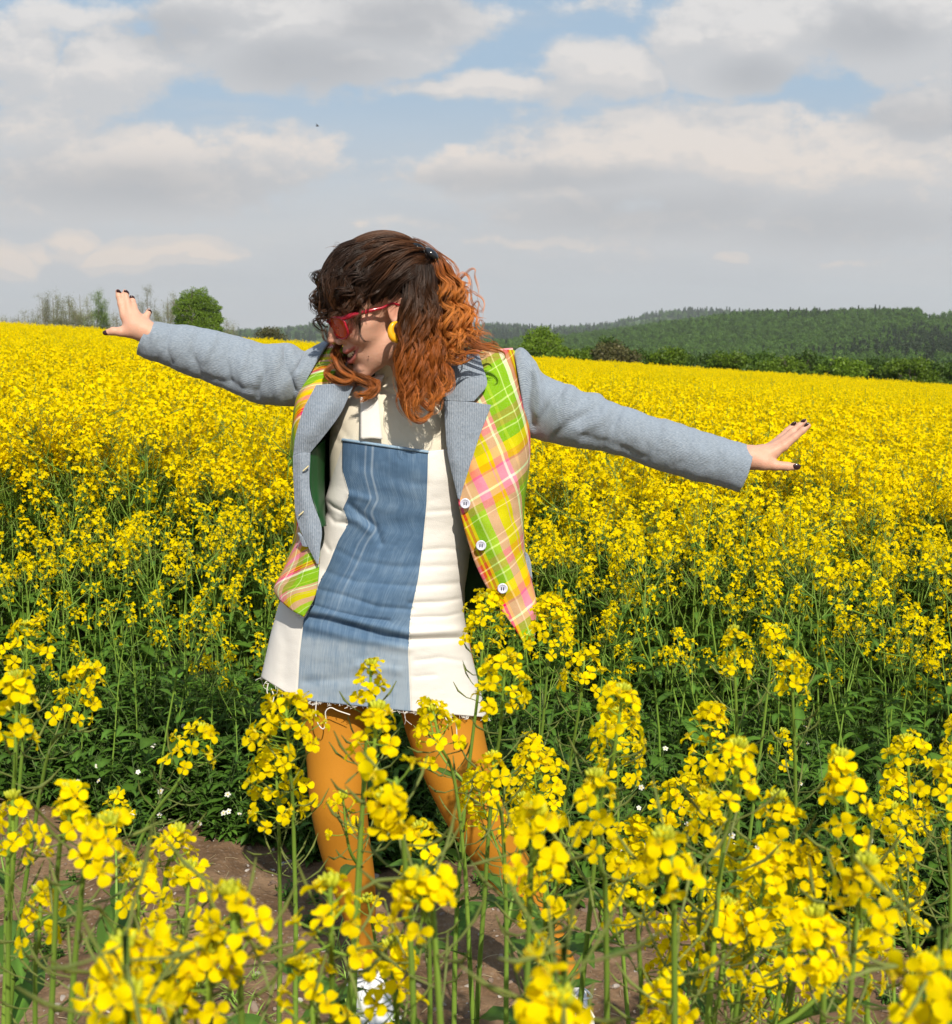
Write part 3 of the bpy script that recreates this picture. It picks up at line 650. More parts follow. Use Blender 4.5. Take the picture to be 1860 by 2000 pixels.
# behind them: the field as one mass
mid = [unlinked('m', merged(rape_plant(np.random.RandomState(200 + i), rf.uniform(.98, 1.18), 1, nb=5 + i % 2, nf=24, nleaf=6, fs=.0118, R=.032)).mesh('m', RM)) for i in range(8)]
far = []
for i in range(6):
    G_ = Geo(); r_ = np.random.RandomState(300 + i)
    for k in range(22):
        d = rape_plant(r_, r_.uniform(.95, 1.2), 2, nb=3, nf=17, nleaf=1, fs=.0148, R=.034, seg=.11)
        m_ = merged(d); off = np.array([r_.uniform(-.5, .5), r_.uniform(-.5, .5), 0]); n0 = G_.n
        G_.V += [v + off for v in m_.V]; G_.C += m_.C; G_.U += m_.U; G_.Q += [q + n0 for q in m_.Q]; G_.qm += m_.qm; G_.T += [q + n0 for q in m_.T]; G_.tm += m_.tm; G_.n += m_.n
    far.append(unlinked('f', G_.mesh('f', RM)))
pts, rot, scl, pick = [], [], [], []
n = int(52 * 120); yy = np.sqrt(rf.uniform(4.75 ** 2, 12 ** 2, n)); xx = rf.uniform(-.5, .5, n) * (yy + 1.0)
xo = np.concatenate([rf.uniform(-1, 1, 3800)]); yo = rf.uniform(3.5, 12, 3800); xo = np.sign(xo) * (.5 * (yo + 1) * (yo > 4.75) + .47 * yo * (yo <= 4.75) + np.abs(xo) * 5); xx = np.concatenate([xx, xo]); yy = np.concatenate([yy, yo])
dn = np.array([mnoise.noise(Vector((a * .8, b_ * .8, 3))) for a, b_ in zip(xx, yy)])
for x, y, q in zip(xx, yy, dn):
    if rf.uniform() > .72 + q * .5 or y < edge_y(x): continue
    s = rf.uniform(.86, 1.1) + q * .05; pts.append((x, y, float(H(x, y)))); rot.append((rf.normal() * .07, rf.normal() * .07, rf.uniform(0, 6.28))); scl.append((s, s, s)); pick.append(rf.randint(8))
for y in np.arange(12.3, 61, .82):
    lim = .62 * y + 6
    for x in np.arange(-lim, lim, .82):
        x2, y2 = x + rf.uniform(-.25, .25), y + rf.uniform(-.25, .25); s = rf.uniform(.9, 1.06)
        if math.hypot(x2, y2) > 63: continue
        pts.append((x2, y2, float(H(x2, y2)) + rf.normal() * .02)); rot.append((0, 0, rf.randint(4) * 1.5708)); scl.append((1.05, 1.05, s)); pick.append(8 + rf.randint(6))
# a few taller stalks sticking out above the field
tall = [unlinked('t', merged(rape_plant(np.random.RandomState(400 + i), 1.0, 1, nb=3, nf=22, nleaf=3, fs=.0115)).mesh('t', RM)) for i in range(4)]
for k in range(260):
    y = rf.uniform(5, 50); x = rf.uniform(-.45, .45) * y; s = rf.uniform(1.12, 1.32)
    pts.append((x, y, float(H(x, y)))); rot.append((0, 0, rf.uniform(0, 6.28))); scl.append((s, s, s)); pick.append(14 + rf.randint(4))
scatter('rapeseed_field', pts, rot, scl, mid + far + tall, 'dense yellow mass of flowering rapeseed filling the field up to its crest', 'rapeseed crop', pick=pick)
# ------------------------------------------------------------------ weeds, stones and straw on the ground
M_weed = leafmat('weed_leaf', (0.034, 0.085, 0.010), (0.070, 0.14, 0.016), 0.2, 0.5, scale=30, rnd=0.25)
M_weedstem = leafmat('weed_stem', (0.09, 0.15, 0.04), (0.12, 0.18, 0.05), 0.1, 0.5, scale=30)
def weed_proto(seed, h):
    r_ = np.random.RandomState(seed); g = Geo()
    for k in range(7):
        a = r_.uniform(0, 6.28); sp = r_.uniform(.02, .12) * h / .2; e = np.array([math.cos(a) * sp, math.sin(a) * sp, h * r_.uniform(.5, 1)])
        P = cr([(0, 0, 0), e * [.35, .35, .55], e], 6); tube(g, P, np.linspace(.0022, .0008, 6), 3, m=1)
        for j in range(9):
            f = (j + .7) / 9.5 * 5; p = np.array([np.interp(f, range(6), P[:, q]) for q in range(3)]); b_ = j * 2.4 + k
            L_ = r_.uniform(.025, .06) * (1.25 - j * .07) * (h / .2) ** .5
            leaf(g, p, [math.cos(b_), math.sin(b_), r_.uniform(.1, .9)], 0, L_, L_ * .17, r_, 1, r_.uniform(.2, .7), m=0)
    return unlinked('w', g.mesh('w', [M_weed, M_weedstem]))
rw = np.random.RandomState(5)
wp = [weed_proto(i, .12 + .065 * i) for i in range(5)]
pts, rot, scl, pick = [], [], [], []
def wedge(x): return edge_y(x) - np.interp(x, [-2, -.6, -.1, .3, 2], [.02, .05, .12, .42, .50])
while len(pts) < 2500:
    x = rw.uniform(-2.6, 2.6); y = rw.uniform(2.9, 4.3)
    if y < wedge(x) + rw.uniform(-.05, .12): continue
    k = rw.randint(5); k = min(k, 2) if y < wedge(x) + .2 else k
    s = rw.uniform(.7, 1.25); pts.append((x, y, HG(x, y) - .01)); rot.append((rw.normal() * .15, rw.normal() * .15, rw.uniform(0, 6.28))); scl.append((s,) * 3); pick.append(k)
while len(pts) < 2660:      # scattered seedlings on the bare strip
    x = rw.uniform(-1.2, 1.4); y = rw.uniform(1.2, 3.3); s = rw.uniform(.25, .6)
    if mnoise.noise(Vector((x * 2.2, y * 2.2, 9))) < .05: continue
    pts.append((x, y, HG(x, y) - .005)); rot.append((0, 0, rw.uniform(0, 6.28))); scl.append((s, s, s)); pick.append(0)
scatter('ground_weeds', pts, rot, scl, wp, 'low dark green weeds covering the ground along the field edge', 'weeds', pick=pick)
# grass tufts
def grass_proto(seed):
    r_ = np.random.RandomState(seed); g = Geo()
    for k in range(26):
        a = r_.uniform(0, 6.28); L_ = r_.uniform(.05, .14); leaf(g, np.array([r_.normal() * .008, r_.normal() * .008, 0]), [math.cos(a), math.sin(a), r_.uniform(1, 3)], 0, L_, .0022, r_, 1, r_.uniform(.3, 1.0), m=0)
    return unlinked('g', g.mesh('g', [M_stem]))
pts, rot, scl, pick = [], [], [], []
for k in range(230):
    x = rw.uniform(-1.1, 1.3); y = rw.uniform(1.1, 3.4)
    if mnoise.noise(Vector((x * 1.7, y * 1.7, 2))) < .02: continue
    s = rw.uniform(.4, 1.1); pts.append((x, y, HG(x, y) - .003)); rot.append((0, 0, rw.uniform(0, 6.28))); scl.append((s, s, s)); pick.append(rw.randint(3))
scatter('grass_tufts', pts, rot, scl, [grass_proto(i) for i in range(3)], 'thin short grass tufts on the bare brown strip', 'grass', pick=pick)
M_stone, t, b = mat('stone', rough=0.9, spec=0.2)
oi = t.new('ShaderNodeObjectInfo').outputs['Random']
t.put(b.inputs['Base Color'], t.ramp(oi, [(0, (0.13, 0.085, 0.06)), (.5, (0.24, 0.18, 0.14)), (.85, (0.33, 0.28, 0.24)), (1, (0.45, 0.40, 0.36))]))
def stone_proto(seed):
    g = Geo(); n, k = 7, 9; a = np.linspace(0, math.pi, n)[:, None]; b_ = np.arange(k)[None] / k * 2 * np.pi
    P = np.stack([np.sin(a) * np.cos(b_), np.sin(a) * np.sin(b_) * .8, np.cos(a) * .55 + 0 * b_], -1)
    for i in range(n):
        for j in range(k): P[i, j] *= 1 + .35 * mnoise.noise(Vector(P[i, j] * 1.6 + seed * 7))
    g.grid(P, closed=True); return unlinked('s', g.mesh('s', [M_stone], smooth=False))
pts, rot, scl, pick = [], [], [], []
for k in range(5200):
    y = rw.uniform(.9, 3.7); x = rw.uniform(-.55, .6) * y; s = .0022 + .011 * rw.uniform() ** 5
    if rw.uniform() < .012: s = rw.uniform(.012, .024)
    pts.append((x, y, HG(x, y) + s * .1)); rot.append((rw.normal() * .4, rw.normal() * .4, rw.uniform(0, 6.28))); scl.append((s * rw.uniform(.8, 1.5), s, s)); pick.append(rw.randint(4))
scatter('soil_stones', pts, rot, scl, [stone_proto(i) for i in range(4)], 'small stones and clods strewn over the brown soil', 'stones', pick=pick)
M_straw = mat('straw', (0.42, 0.33, 0.2), 0.8, 0.2)[0]
def straw_proto(seed):
    r_ = np.random.RandomState(seed); g = Geo(); P = cr([(-.5, 0, 0), (0, r_.normal() * .06, .03), (.5, 0, 0)], 4); tube(g, P, .018, 3); return unlinked('q', g.mesh('q', [M_straw]))
pts, rot, scl, pick = [], [], [], []
for k in range(1500):
    y = rw.uniform(.9, 3.7); x = rw.uniform(-.55, .6) * y; s = rw.uniform(.015, .06)
    pts.append((x, y, HG(x, y) + .003)); rot.append((0, rw.normal() * .12, rw.uniform(0, 6.28))); scl.append((s, s, s)); pick.append(rw.randint(3))
scatter('straw_litter', pts, rot, scl, [straw_proto(i) for i in range(3)], 'dry straw bits lying on the brown soil', 'straw', pick=pick)

# small white field pansies in the weeds
M_pansy = leafmat('pansy_petal', (0.75, 0.74, 0.66), (0.82, 0.80, 0.70), 0.3, scale=60)
M_pansyc = mat('pansy_center', (0.75, 0.5, 0.03), 0.6)[0]
gp_ = Geo(); V, Q = petal_tpl(3, 3); rpp = np.random.RandomState(8)
for k in range(5):
    a = k * 1.2566; ca, sa = math.cos(a), math.sin(a); gp_.add(V * [.009, .009, .006] @ np.array([[ca, -sa, 0], [sa, ca, 0], [0, 0, 1]]).T, Q)
PM = gp_.mesh('petals', [M_pansy]); g = Geo(); tube(g, [(0, 0, 0), (0, 0, .004)], [.0028, .001], 5, cap=True); PC = g.mesh('flower_centre', [M_pansyc])
g = Geo(); tube(g, cr([(0, 0, 0), (.004, 0, -.02), (.0, .004, -.10)], 5), .0007, 3); PS = g.mesh('stem', [M_weedstem])
pp = [(335, 1388), (357, 1391), (358, 1418), (292, 1411), (190, 1496), (193, 1525), (262, 1463), (300, 1456), (270, 1508), (152, 1526), (445, 1552), (447, 1585), (468, 1590), (390, 1608), (437, 1588), (256, 1682), (480, 1355), (460, 1342), (430, 1392), (452, 1403), (314, 1545), (262, 1588), (312, 1592),
      (1300, 1462), (1305, 1598), (1253, 1538), (1248, 1578), (1330, 1580), (1343, 1610), (1258, 1652), (1433, 1652), (1480, 1655), (1575, 1420), (1565, 1530), (1575, 1452), (1760, 1455), (1430, 1632), (1700, 1640), (740, 1545), (742, 1610), (1210, 1660), (1725, 1600)]
for i, (px, py) in enumerate(pp):
    u, e = slopes(px, py); Y = max((CAMZ - .16 - .10 * (i % 3) / 2) / -e, float(wedge(float(u) * 3.5)) - .02); p = W(px, py, Y)
    o = empty('field_pansy', p); o.rotation_euler = (rad(50) + rpp.normal() * .3, rpp.normal() * .3, rpp.normal() * .4); s = rpp.uniform(.75, 1.1); o.scale = (s, s, s)
    sd = 'left of' if px < 600 else ('between the legs of' if px < 900 else 'right of')
    tag(o, 'tiny white field pansy among the dark weeds %s the woman' % sd, 'wildflower', 'white field pansies %s the woman' % sd)
    for nm, me in (('petals', PM), ('flower_centre', PC), ('stem', PS)):
        c = bpy.data.objects.new(nm, me); COL.objects.link(c); c.parent = o

# ------------------------------------------------------------------ foreground rapeseed, each at its own place
def hero(px, yt, yb, wpx, sx, sy, label, zt=1.16, D=None, seed=0, blur=0, pods=14, side=None, fsz=.0102, group='rapeseed plants in the foreground'):
    r_ = np.random.RandomState(1000 + seed)
    u, e = slopes(px, yt)
    if D is None: D = (zt - CAMZ) / float(e)
    tip = W(px, yt, D); k = D / FPX
    D2 = D + .03
    low = W(sx, sy, D2 + (D * .04)); neck = W(px + (sx - px) * (yb - yt) / max(60, sy - yt), yb, D)
    d = low - neck; gz_ = 0.0
    if low[2] > gz_ + .05:
        q = norm(d) ; q[2] = min(q[2], -.75); foot = low + q / -q[2] * (low[2] - gz_); foot[:2] = low[:2] + (foot[:2] - low[:2]) * .45
    else: foot = low + 0
    foot[2] = HG(foot[0], foot[1]) - .02
    o = empty('rapeseed_plant', foot); tag(o, label, 'flowering plant', group)
    P = cr([foot, low, neck, tip] if low[2] > .08 else [foot, neck, tip], 40) - foot
    P += np.stack([np.sin(np.linspace(0, 9, 40)) * .003, np.cos(np.linspace(0, 7, 40)) * .003, 0 * np.linspace(0, 1, 40)], -1)
    L = np.concatenate([[0], np.cumsum(np.linalg.norm(np.diff(P, axis=0), axis=1))]); tot = L[-1]
    gs, gl, gp2, gh = Geo(), Geo(), Geo(), Geo()
    tube(gs, P, .0052 - .0038 * (L / tot) ** 1.4, 8, m=0)
    seg = max(.045, (yb - yt) * k); R = max(.014, wpx / 2 * k - fsz * .9); nf = int(np.clip(seg * 1000 / 2.15 * (R / .028) ** 1.0, 12, 80))
    raceme(gh, gp2, P[18:], r_, 0, nf, fsz, R, pods, .038, seg)
    gh.obj('flower_head', RM, o)
    for j in range(0 if D < .85 else (2 if side is None else side)):     # side branches with small heads or buds
        f = r_.uniform(.62, .8); p = np.array([np.interp(f * tot, L, P[:, q]) for q in range(3)]); a = r_.uniform(0, 6.28)
        e2 = p + np.array([math.cos(a) * .06, math.sin(a) * .06, r_.uniform(.10, .16)]); B = cr([p, p + (e2 - p) * [.7, .7, .4], e2], 10)
        tube(gs, B, np.linspace(.0022, .0011, 10), 5, m=0); g2 = Geo(); raceme(g2, gp2, B, r_, 0, r_.randint(5, 12), fsz * .9, .018, 3, .03, .05); g2.obj('flower_head', RM, o)
        leaf(gl, p, [math.cos(a), math.sin(a), .6], 0, r_.uniform(.05, .08), .009, r_, 0, .4)
    for j in range(8):
        f = r_.uniform(.08, .7); p = np.array([np.interp(f * tot, L, P[:, q]) for q in range(3)]); a = j * 2.4 + r_.uniform(0, 1)
        leaf(gl, p, [math.cos(a), math.sin(a), .8], 0, r_.uniform(.08, .15), r_.uniform(.012, .024), r_, 0, r_.uniform(.3, .8), lobed=f < .3)
    gs.obj('stem', RM, o); gl.obj('foliage', RM, o)
    if gp2.n: gp2.obj('seed_pods', RM, o)
    return o
HER = [
 (50, 1222, 1325, 120, 22, 1900, 'tall rapeseed plant with a thick pale stem at the left edge of the photo'),
 (28, 1325, 1470, 110, 8, 1900, 'rapeseed head cut by the left edge, just under the highest left one'),
 (170, 1306, 1420, 110, 66, 1600, 'leaning rapeseed plant whose top stands before the dark leaves at the left'),
 (392, 1424, 1510, 118, 228, 1790, 'lone rapeseed head on a long bare slanted stem left of the skirt'),
 (135, 1545, 1630, 120, 95, 1900, 'rounded rapeseed head over the bare soil at the left'),
 (205, 1610, 1690, 90, 130, 1950, 'rapeseed head right beside the rounded one over the soil'),
 (345, 1625, 1672, 70, 300, 1900, 'small budding rapeseed top between the slanted stem and the left leg'),
 (365, 1698, 1830, 150, 345, 1980, 'broad rapeseed head above the lower left cluster of blurred blossoms'),
 (445, 1748, 1900, 150, 460, 1990, 'large soft-focus rapeseed head low left of the nearer shoe'),
 (310, 1835, 1995, 180, 330, 2100, 'wide rapeseed head at the bottom edge left of the centre'),
 (75, 1745, 1850, 100, 60, 2000, 'loose rapeseed head low in the left corner over the soil'),
 (20, 1560, 1700, 90, 10, 1990, 'rapeseed head half outside the left edge at leg height'),
 (245, 1950, 2060, 130, 240, 2100, 'rapeseed top just entering the bottom edge at the left'),
 (555, 1378, 1490, 170, 575, 1800, 'big rapeseed head in front of the left thigh, topping a dense double cluster'),
 (535, 1475, 1620, 150, 545, 1850, 'lower big rapeseed head of the double cluster beside the left thigh'),
 (722, 1300, 1375, 90, 700, 1700, 'small rapeseed head standing against the grey denim hem'),
 (735, 1385, 1480, 90, 690, 1760, 'rapeseed head hanging before the left knee below the denim hem one'),
 (843, 1388, 1450, 120, 905, 1700, 'flat rapeseed head at the skirt hem between the thighs'),
 (820, 1618, 1750, 115, 835, 1960, 'oval rapeseed head in the gap between the lower legs'),
 (810, 1720, 1800, 90, 850, 1990, 'small rapeseed head just under the oval one between the lower legs'),
 (640, 1730, 1880, 180, 640, 2050, 'very large near rapeseed head in front of the left shin'),
 (762, 1850, 1990, 150, 770, 2100, 'near rapeseed head hiding the left shoe'),
 (600, 1895, 2060, 190, 610, 2150, 'large rapeseed head at the bottom edge below the left shin'),
 (755, 1560, 1605, 70, 790, 1800, 'tiny rapeseed head right of the left knee'),
 (948, 1168, 1275, 110, 900, 1700, 'rapeseed head overlapping the jacket flap, left of the flap tip'),
 (1075, 1178, 1290, 110, 1040, 1700, 'tall rapeseed head just right of the jacket flap tip'),
 (985, 1290, 1400, 130, 945, 1750, 'rapeseed head at the right corner of the white skirt panel'),
 (1045, 1590, 1700, 170, 1020, 1950, 'broad rapeseed head before the calf of the stretched leg'),
 (1060, 1700, 1830, 150, 1060, 1990, 'lower rapeseed head before the shin of the stretched leg'),
 (1140, 1290, 1350, 110, 1090, 1700, 'low flat rapeseed head right of the skirt corner'),
 (1215, 1350, 1480, 130, 1150, 1760, 'dense rapeseed head on a slanted stem right of the stretched thigh'),
 (1160, 1520, 1690, 130, 1180, 1990, 'long rapeseed head right of the stretched knee'),
 (1210, 1690, 1780, 110, 1250, 1990, 'drooping loose rapeseed head below the long one right of the knee'),
 (1385, 1386, 1510, 110, 1390, 1900, 'upper half of the tall paired rapeseed heads in the right foreground'),
 (1440, 1460, 1560, 110, 1380, 1960, 'right one of the tall paired rapeseed heads in the right foreground'),
 (1432, 1232, 1330, 75, 1440, 1800, 'slim rapeseed head highest of the right foreground group'),
 (1510, 1228, 1262, 60, 1445, 1850, 'two-blossom rapeseed top on a thin stem beside the slim highest one'),
 (1545, 1285, 1365, 85, 1552, 1850, 'rapeseed head on a straight bare vertical stem at the right'),
 (1295, 1640, 1720, 130, 1310, 1990, 'rapeseed head low between the drooping one and the big blurred one'),
 (1500, 1665, 1850, 150, 1420, 2100, 'biggest blurred rapeseed head near the camera at the lower right'),
 (1420, 1770, 1960, 160, 1380, 2150, 'left blurred rapeseed head directly beside the biggest near one'),
 (1640, 1480, 1680, 120, 1690, 1950, 'tall narrow rapeseed head at the right with a curving stem'),
 (1690, 1690, 1800, 160, 1650, 2000, 'wide rapeseed head below the tall narrow one at the right'),
 (1770, 1446, 1540, 120, 1790, 1950, 'rapeseed head near the right edge level with the stretched knee'),
 (1850, 1500, 1640, 110, 1850, 1990, 'rapeseed head cut by the right edge at knee height'),
 (1815, 1895, 2000, 110, 1830, 2100, 'rapeseed head in the bottom right corner'),
 (1590, 1790, 1900, 120, 1600, 2100, 'rapeseed head low right between the blurred cluster and the corner'),
 (1740, 1580, 1690, 130, 1780, 1990, 'rapeseed head between the tall narrow one and the right edge'),
 (1520, 1560, 1640, 90, 1540, 1990, 'small rapeseed head above the biggest blurred one'),
 (1090, 1960, 2060, 140, 1090, 2150, 'rapeseed top at the bottom edge in front of the right shoe'),
 (1380, 1560, 1640, 100, 1350, 1990, 'rapeseed head under the tall pair in the right foreground'),
 (270, 1700, 1790, 110, 250, 1990, 'rapeseed head low left, between the slanted stem and the soil'),
 (400, 1860, 1960, 140, 400, 2100, 'soft rapeseed head at the bottom, left of the left shin'),
 (235, 1850, 1940, 110, 220, 2100, 'rapeseed head near the bottom edge above the bare soil'),
 (960, 1480, 1560, 80, 985, 1800, 'thin rapeseed head on the stretched thigh'),
 (1300, 1925, 2020, 70, 1310, 2100, 'single loose rapeseed blossom top at the bottom edge right of the shoe'),
]
for i, h_ in enumerate(HER):
    hero(*h_, seed=i, fsz=.0092 + .0011 * ((i * 3) % 4) / 3, zt=1.14 + .08 * math.sin(i * 1.7), side=(0 if i % 3 else 1), pods=10 + (i * 7) % 12)

fx = [plant_proto_objs(rape_plant(np.random.RandomState(700 + i), 1.0, 0, nb=2 + i % 2, nf=34, nleaf=5, fs=.0102, pods=14, seg=.09, brspread=.10)) for i in range(5)]
ex = [(1260, 1560, 'between the knee heads and the tall pair'), (1340, 1700, 'behind the biggest blurred head'),
      (1820, 1700, 'low by the right edge of the photo'),
      (1790, 1330, 'at the right edge, just under the field flowers'), (1340, 1320, 'small, left of the slim highest head'), (1100, 1440, 'between the stretched thigh and the slanted-stem head'), (1700, 1900, 'at the bottom right, left of the corner head')]
for i, (px, py, where) in enumerate(ex):
    r_ = np.random.RandomState(60 + i); u, e = slopes(px, py); zt = r_.uniform(.98, 1.12); D = (zt - CAMZ) / float(e); D = min(D, 2.2); p = W(px, py, D); s = (p[2] - HG(p[0], p[1])) / 1.0
    place_plant(fx[i % 5], (p[0], p[1], HG(p[0], p[1]) - .01), r_.uniform(0, 6.28), s, 'rapeseed plant ' + where, 'rapeseed plants in the foreground', tilt=(r_.normal() * .05, r_.normal() * .05))
# ------------------------------------------------------------------ implicit modelling helpers
def sd_cone(P, a, b, ra, rb):
    a = np.asarray(a, float); b = np.asarray(b, float); ba = b - a; l2 = ba @ ba
    h = np.clip(((P - a) @ ba) / max(l2, 1e-12), 0, 1)
    return np.linalg.norm(P - a - h[..., None] * ba, axis=-1) - (ra + (rb - ra) * h)
def sd_ell(P, c, r, R=None):
    q = P - np.asarray(c, float)
    if R is not None: q = q @ R
    r = np.asarray(r, float); k0 = np.linalg.norm(q / r, axis=-1); k1 = np.linalg.norm(q / (r * r), axis=-1)
    return k0 * (k0 - 1) / (k1 + 1e-9)
def smin(a, b, k):
    h = np.maximum(k - np.abs(a - b), 0) / k; return np.minimum(a, b) - h * h * k * .25
def smax(a, b, k): return -smin(-a, -b, k)
def surface_nets(fn, lo, hi, st):
    lo = np.asarray(lo, float); n = np.ceil((np.asarray(hi, float) - lo) / st).astype(int) + 1
    ax = [lo[i] + np.arange(n[i]) * st for i in range(3)]
    F = np.empty(n)
    for i0 in range(0, n[0], 24):
        i1 = min(n[0], i0 + 24); X = np.stack(np.meshgrid(ax[0][i0:i1], ax[1], ax[2], indexing='ij'), -1); F[i0:i1] = fn(X)
    inside = F < 0; c = [n[0] - 1, n[1] - 1, n[2] - 1]
    cs = np.zeros(c, int); acc = np.zeros((*c, 3)); cnt = np.zeros(c)
    corners = [(i, j, k) for i in (0, 1) for j in (0, 1) for k in (0, 1)]
    def sl(d): return tuple(slice(d[i], d[i] + c[i]) for i in range(3))
    for d in corners: cs += inside[sl(d)]
    for d in corners:
        for a_ in range(3):
            if d[a_] == 0:
                e = list(d); e[a_] = 1; f0 = F[sl(d)]; f1 = F[sl(e)]; cr_ = (f0 < 0) != (f1 < 0)
                t = np.where(cr_, f0 / (f0 - f1 + 1e-20), 0)
                v = np.zeros((*c, 3)) + np.array(d); v[..., a_] = t; acc += v * cr_[..., None]; cnt += cr_
    act = (cs > 0) & (cs < 8); idx = -np.ones(c, int); idx[act] = np.arange(act.sum())
    base = np.argwhere(act); V = lo + (base + acc[act] / cnt[act][:, None]) * st
    Qs = []
    for a_ in range(3):
        b_, g_ = (a_ + 1) % 3, (a_ + 2) % 3
        s0 = [slice(None)] * 3; s1 = [slice(None)] * 3; s0[a_] = slice(0, -1); s1[a_] = slice(1, None)
        A, B = inside[tuple(s0)], inside[tuple(s1)]; E_ = np.argwhere(A != B)
        E_ = E_[(E_[:, b_] > 0) & (E_[:, g_] > 0) & (E_[:, b_] < c[b_]) & (E_[:, g_] < c[g_])]
        fl = A[tuple(E_.T)]
        def at(db, dg):
            q = E_.copy(); q[:, b_] -= db; q[:, g_] -= dg; return idx[tuple(q.T)]
        q = np.stack([at(1, 1), at(0, 1), at(0, 0), at(1, 0)], -1); q[~fl] = q[~fl][:, ::-1]
        Qs.append(q)
    Q = np.concatenate(Qs); return V, Q[(Q >= 0).all(1)]
def smooth_verts(V, Q, it=1, f=.5):
    for _ in range(it):
        S = np.zeros_like(V); n = np.zeros(len(V))
        for a_, b_ in ((0, 1), (1, 2), (2, 3), (3, 0)):
            np.add.at(S, Q[:, a_], V[Q[:, b_]]); np.add.at(S, Q[:, b_], V[Q[:, a_]]); np.add.at(n, Q[:, a_], 1); np.add.at(n, Q[:, b_], 1)
        V = V + (S / np.maximum(n, 1)[:, None] - V) * f
    return V

# ------------------------------------------------------------------ the woman: head frame (mm; x forward, y her left, z up)
def head_rot(yaw, pitch, roll):
    B = np.column_stack([[-1, 0, 0], [0, -1, 0], [0, 0, 1]]).astype(float)   # world: forward = -X, left = toward camera (-Y)
    cy, sy_ = math.cos(yaw), math.sin(yaw); cp, sp = math.cos(pitch), math.sin(pitch); c_, s_ = math.cos(roll), math.sin(roll)
    Rz = np.array([[cy, -sy_, 0], [sy_, cy, 0], [0, 0, 1]]); Ry = np.array([[cp, 0, sp], [0, 1, 0], [-sp, 0, cp]]); Rx = np.array([[1, 0, 0], [0, c_, -s_], [0, s_, c_]])
    return B @ Rz @ Ry @ Rx
HR = head_rot(rad(17), rad(19), rad(-6)); HS = 1.09e-3
HO = W(769, 606, 2.44) - HR @ np.array([0, 72, 0]) * HS
def hd(p): return HO + (np.asarray(p, float) * HS) @ HR.T
def hd_inv(P): return ((P - HO) @ HR) / HS
LIPU = [(96.5, 0, -54, 2.8), (93.5, 11, -53, 3.0), (86, 23, -49.5, 2.5), (73, 37, -42, 1.5)]
LIPL = [(93, 0, -75, 3.9), (90.5, 10, -73.5, 3.9), (84, 22, -66, 3.0), (73, 36.5, -45, 1.5)]
def chain(P, pts, sgn=1, k=None):
    d = None
    for a, b in zip(pts[:-1], pts[1:]):
        e = sd_cone(P, (a[0], a[1] * sgn, a[2]), (b[0], b[1] * sgn, b[2]), a[3], b[3]); d = e if d is None else (np.minimum(d, e) if k is None else smin(d, e, k))
    return d
def head_sdf(P):
    Pm = P.copy(); Pm[..., 1] = np.abs(P[..., 1])       # symmetric head
    d = sd_ell(Pm, (-8, 0, 44), (92, 75, 82))
    d = smin(d, sd_ell(Pm, (45, 0, 40), (45, 60, 52)), 24)
    d = smin(d, sd_ell(Pm, (44, 0, -22), (48, 55, 58)), 22)
    d = smin(d, sd_cone(Pm, (8, 50, -55), (70, 12, -98), 13, 13), 22)
    d = smin(d, sd_ell(Pm, (36, 0, -68), (46, 44, 32)), 22)
    d = smin(d, sd_cone(Pm, (77, 0, -97), (75, 9, -96), 14, 11), 12)
    d = smin(d, sd_ell(Pm, (61, 38, -27), (23, 21, 18)), 14)
    d = smin(d, sd_ell(Pm, (52, 50, -8), (20, 14, 14)), 14)
    d = smin(d, sd_ell(Pm, (77, 0, -56), (17, 27, 20)), 14)
    d = smin(d, sd_cone(Pm, (84, 0, 27), (76, 38, 26), 9, 8), 14)
    d = smax(d, -sd_ell(Pm, (95, 31, 8), (15, 17, 12)), 10)
    d = smin(d, sd_ell(Pm, (74, 31, 7), (13, 13, 12)), 3)
    d = smin(d, sd_cone(Pm, (91, 0, 14), (111, 0, -24), 6.5, 8.6), 8)
    d = smin(d, sd_ell(Pm, (98, 11.5, -31), (9.5, 7, 7)), 5)
    d = smax(d, -sd_cone(Pm, (102, 6, -36), (98, 9, -34), 2.6, 2.8), 2)
    # naso-labial fold and open smiling mouth
    d = smax(d, -sd_cone(Pm, (95, 20, -32), (78, 43, -50), 1.6, 2.0), 7)
    d = smax(d, -sd_cone(Pm, (76, 41, -42), (74, 39, -62), 1.4, 1.0), 5)
    d = smax(d, -chain(Pm, [(99, 0, -64.5, 7.2), (94, 12, -63, 6.8), (86, 24, -57, 4.8), (75, 34, -46, 1.8)]), 2.5)
    d = smin(d, chain(Pm, LIPU), 3); d = smin(d, chain(Pm, LIPL), 3)
    # ears
    a = rad(-14); Re = np.array([[math.cos(a), 0, math.sin(a)], [0, 1, 0], [-math.sin(a), 0, math.cos(a)]])
    e = sd_ell(Pm, (-6, 75, 2), (18, 6.5, 31), Re)
    e = smax(e, -sd_ell(Pm, (-2, 82, 4), (11, 7, 20), Re), 4)
    e = smin(e, sd_cone(Pm, (4, 76, -8), (-6, 78, 18), 2.6, 2.2), 3)
    e = smin(e, sd_cone(Pm, (2, 74, -26), (2, 74, -22), 6, 7), 5)
    d = smin(d, e, 5)
    # neck
    d = smin(d, sd_cone(Pm, (-16, 0, -20), (-16, 0, -120), 44, 38), 16)
    return d
hv, hq = surface_nets(head_sdf, (-112, -92, -182), (130, 94, 138), 2.2)
BG = Geo(); BG.add(hd(hv), hq)
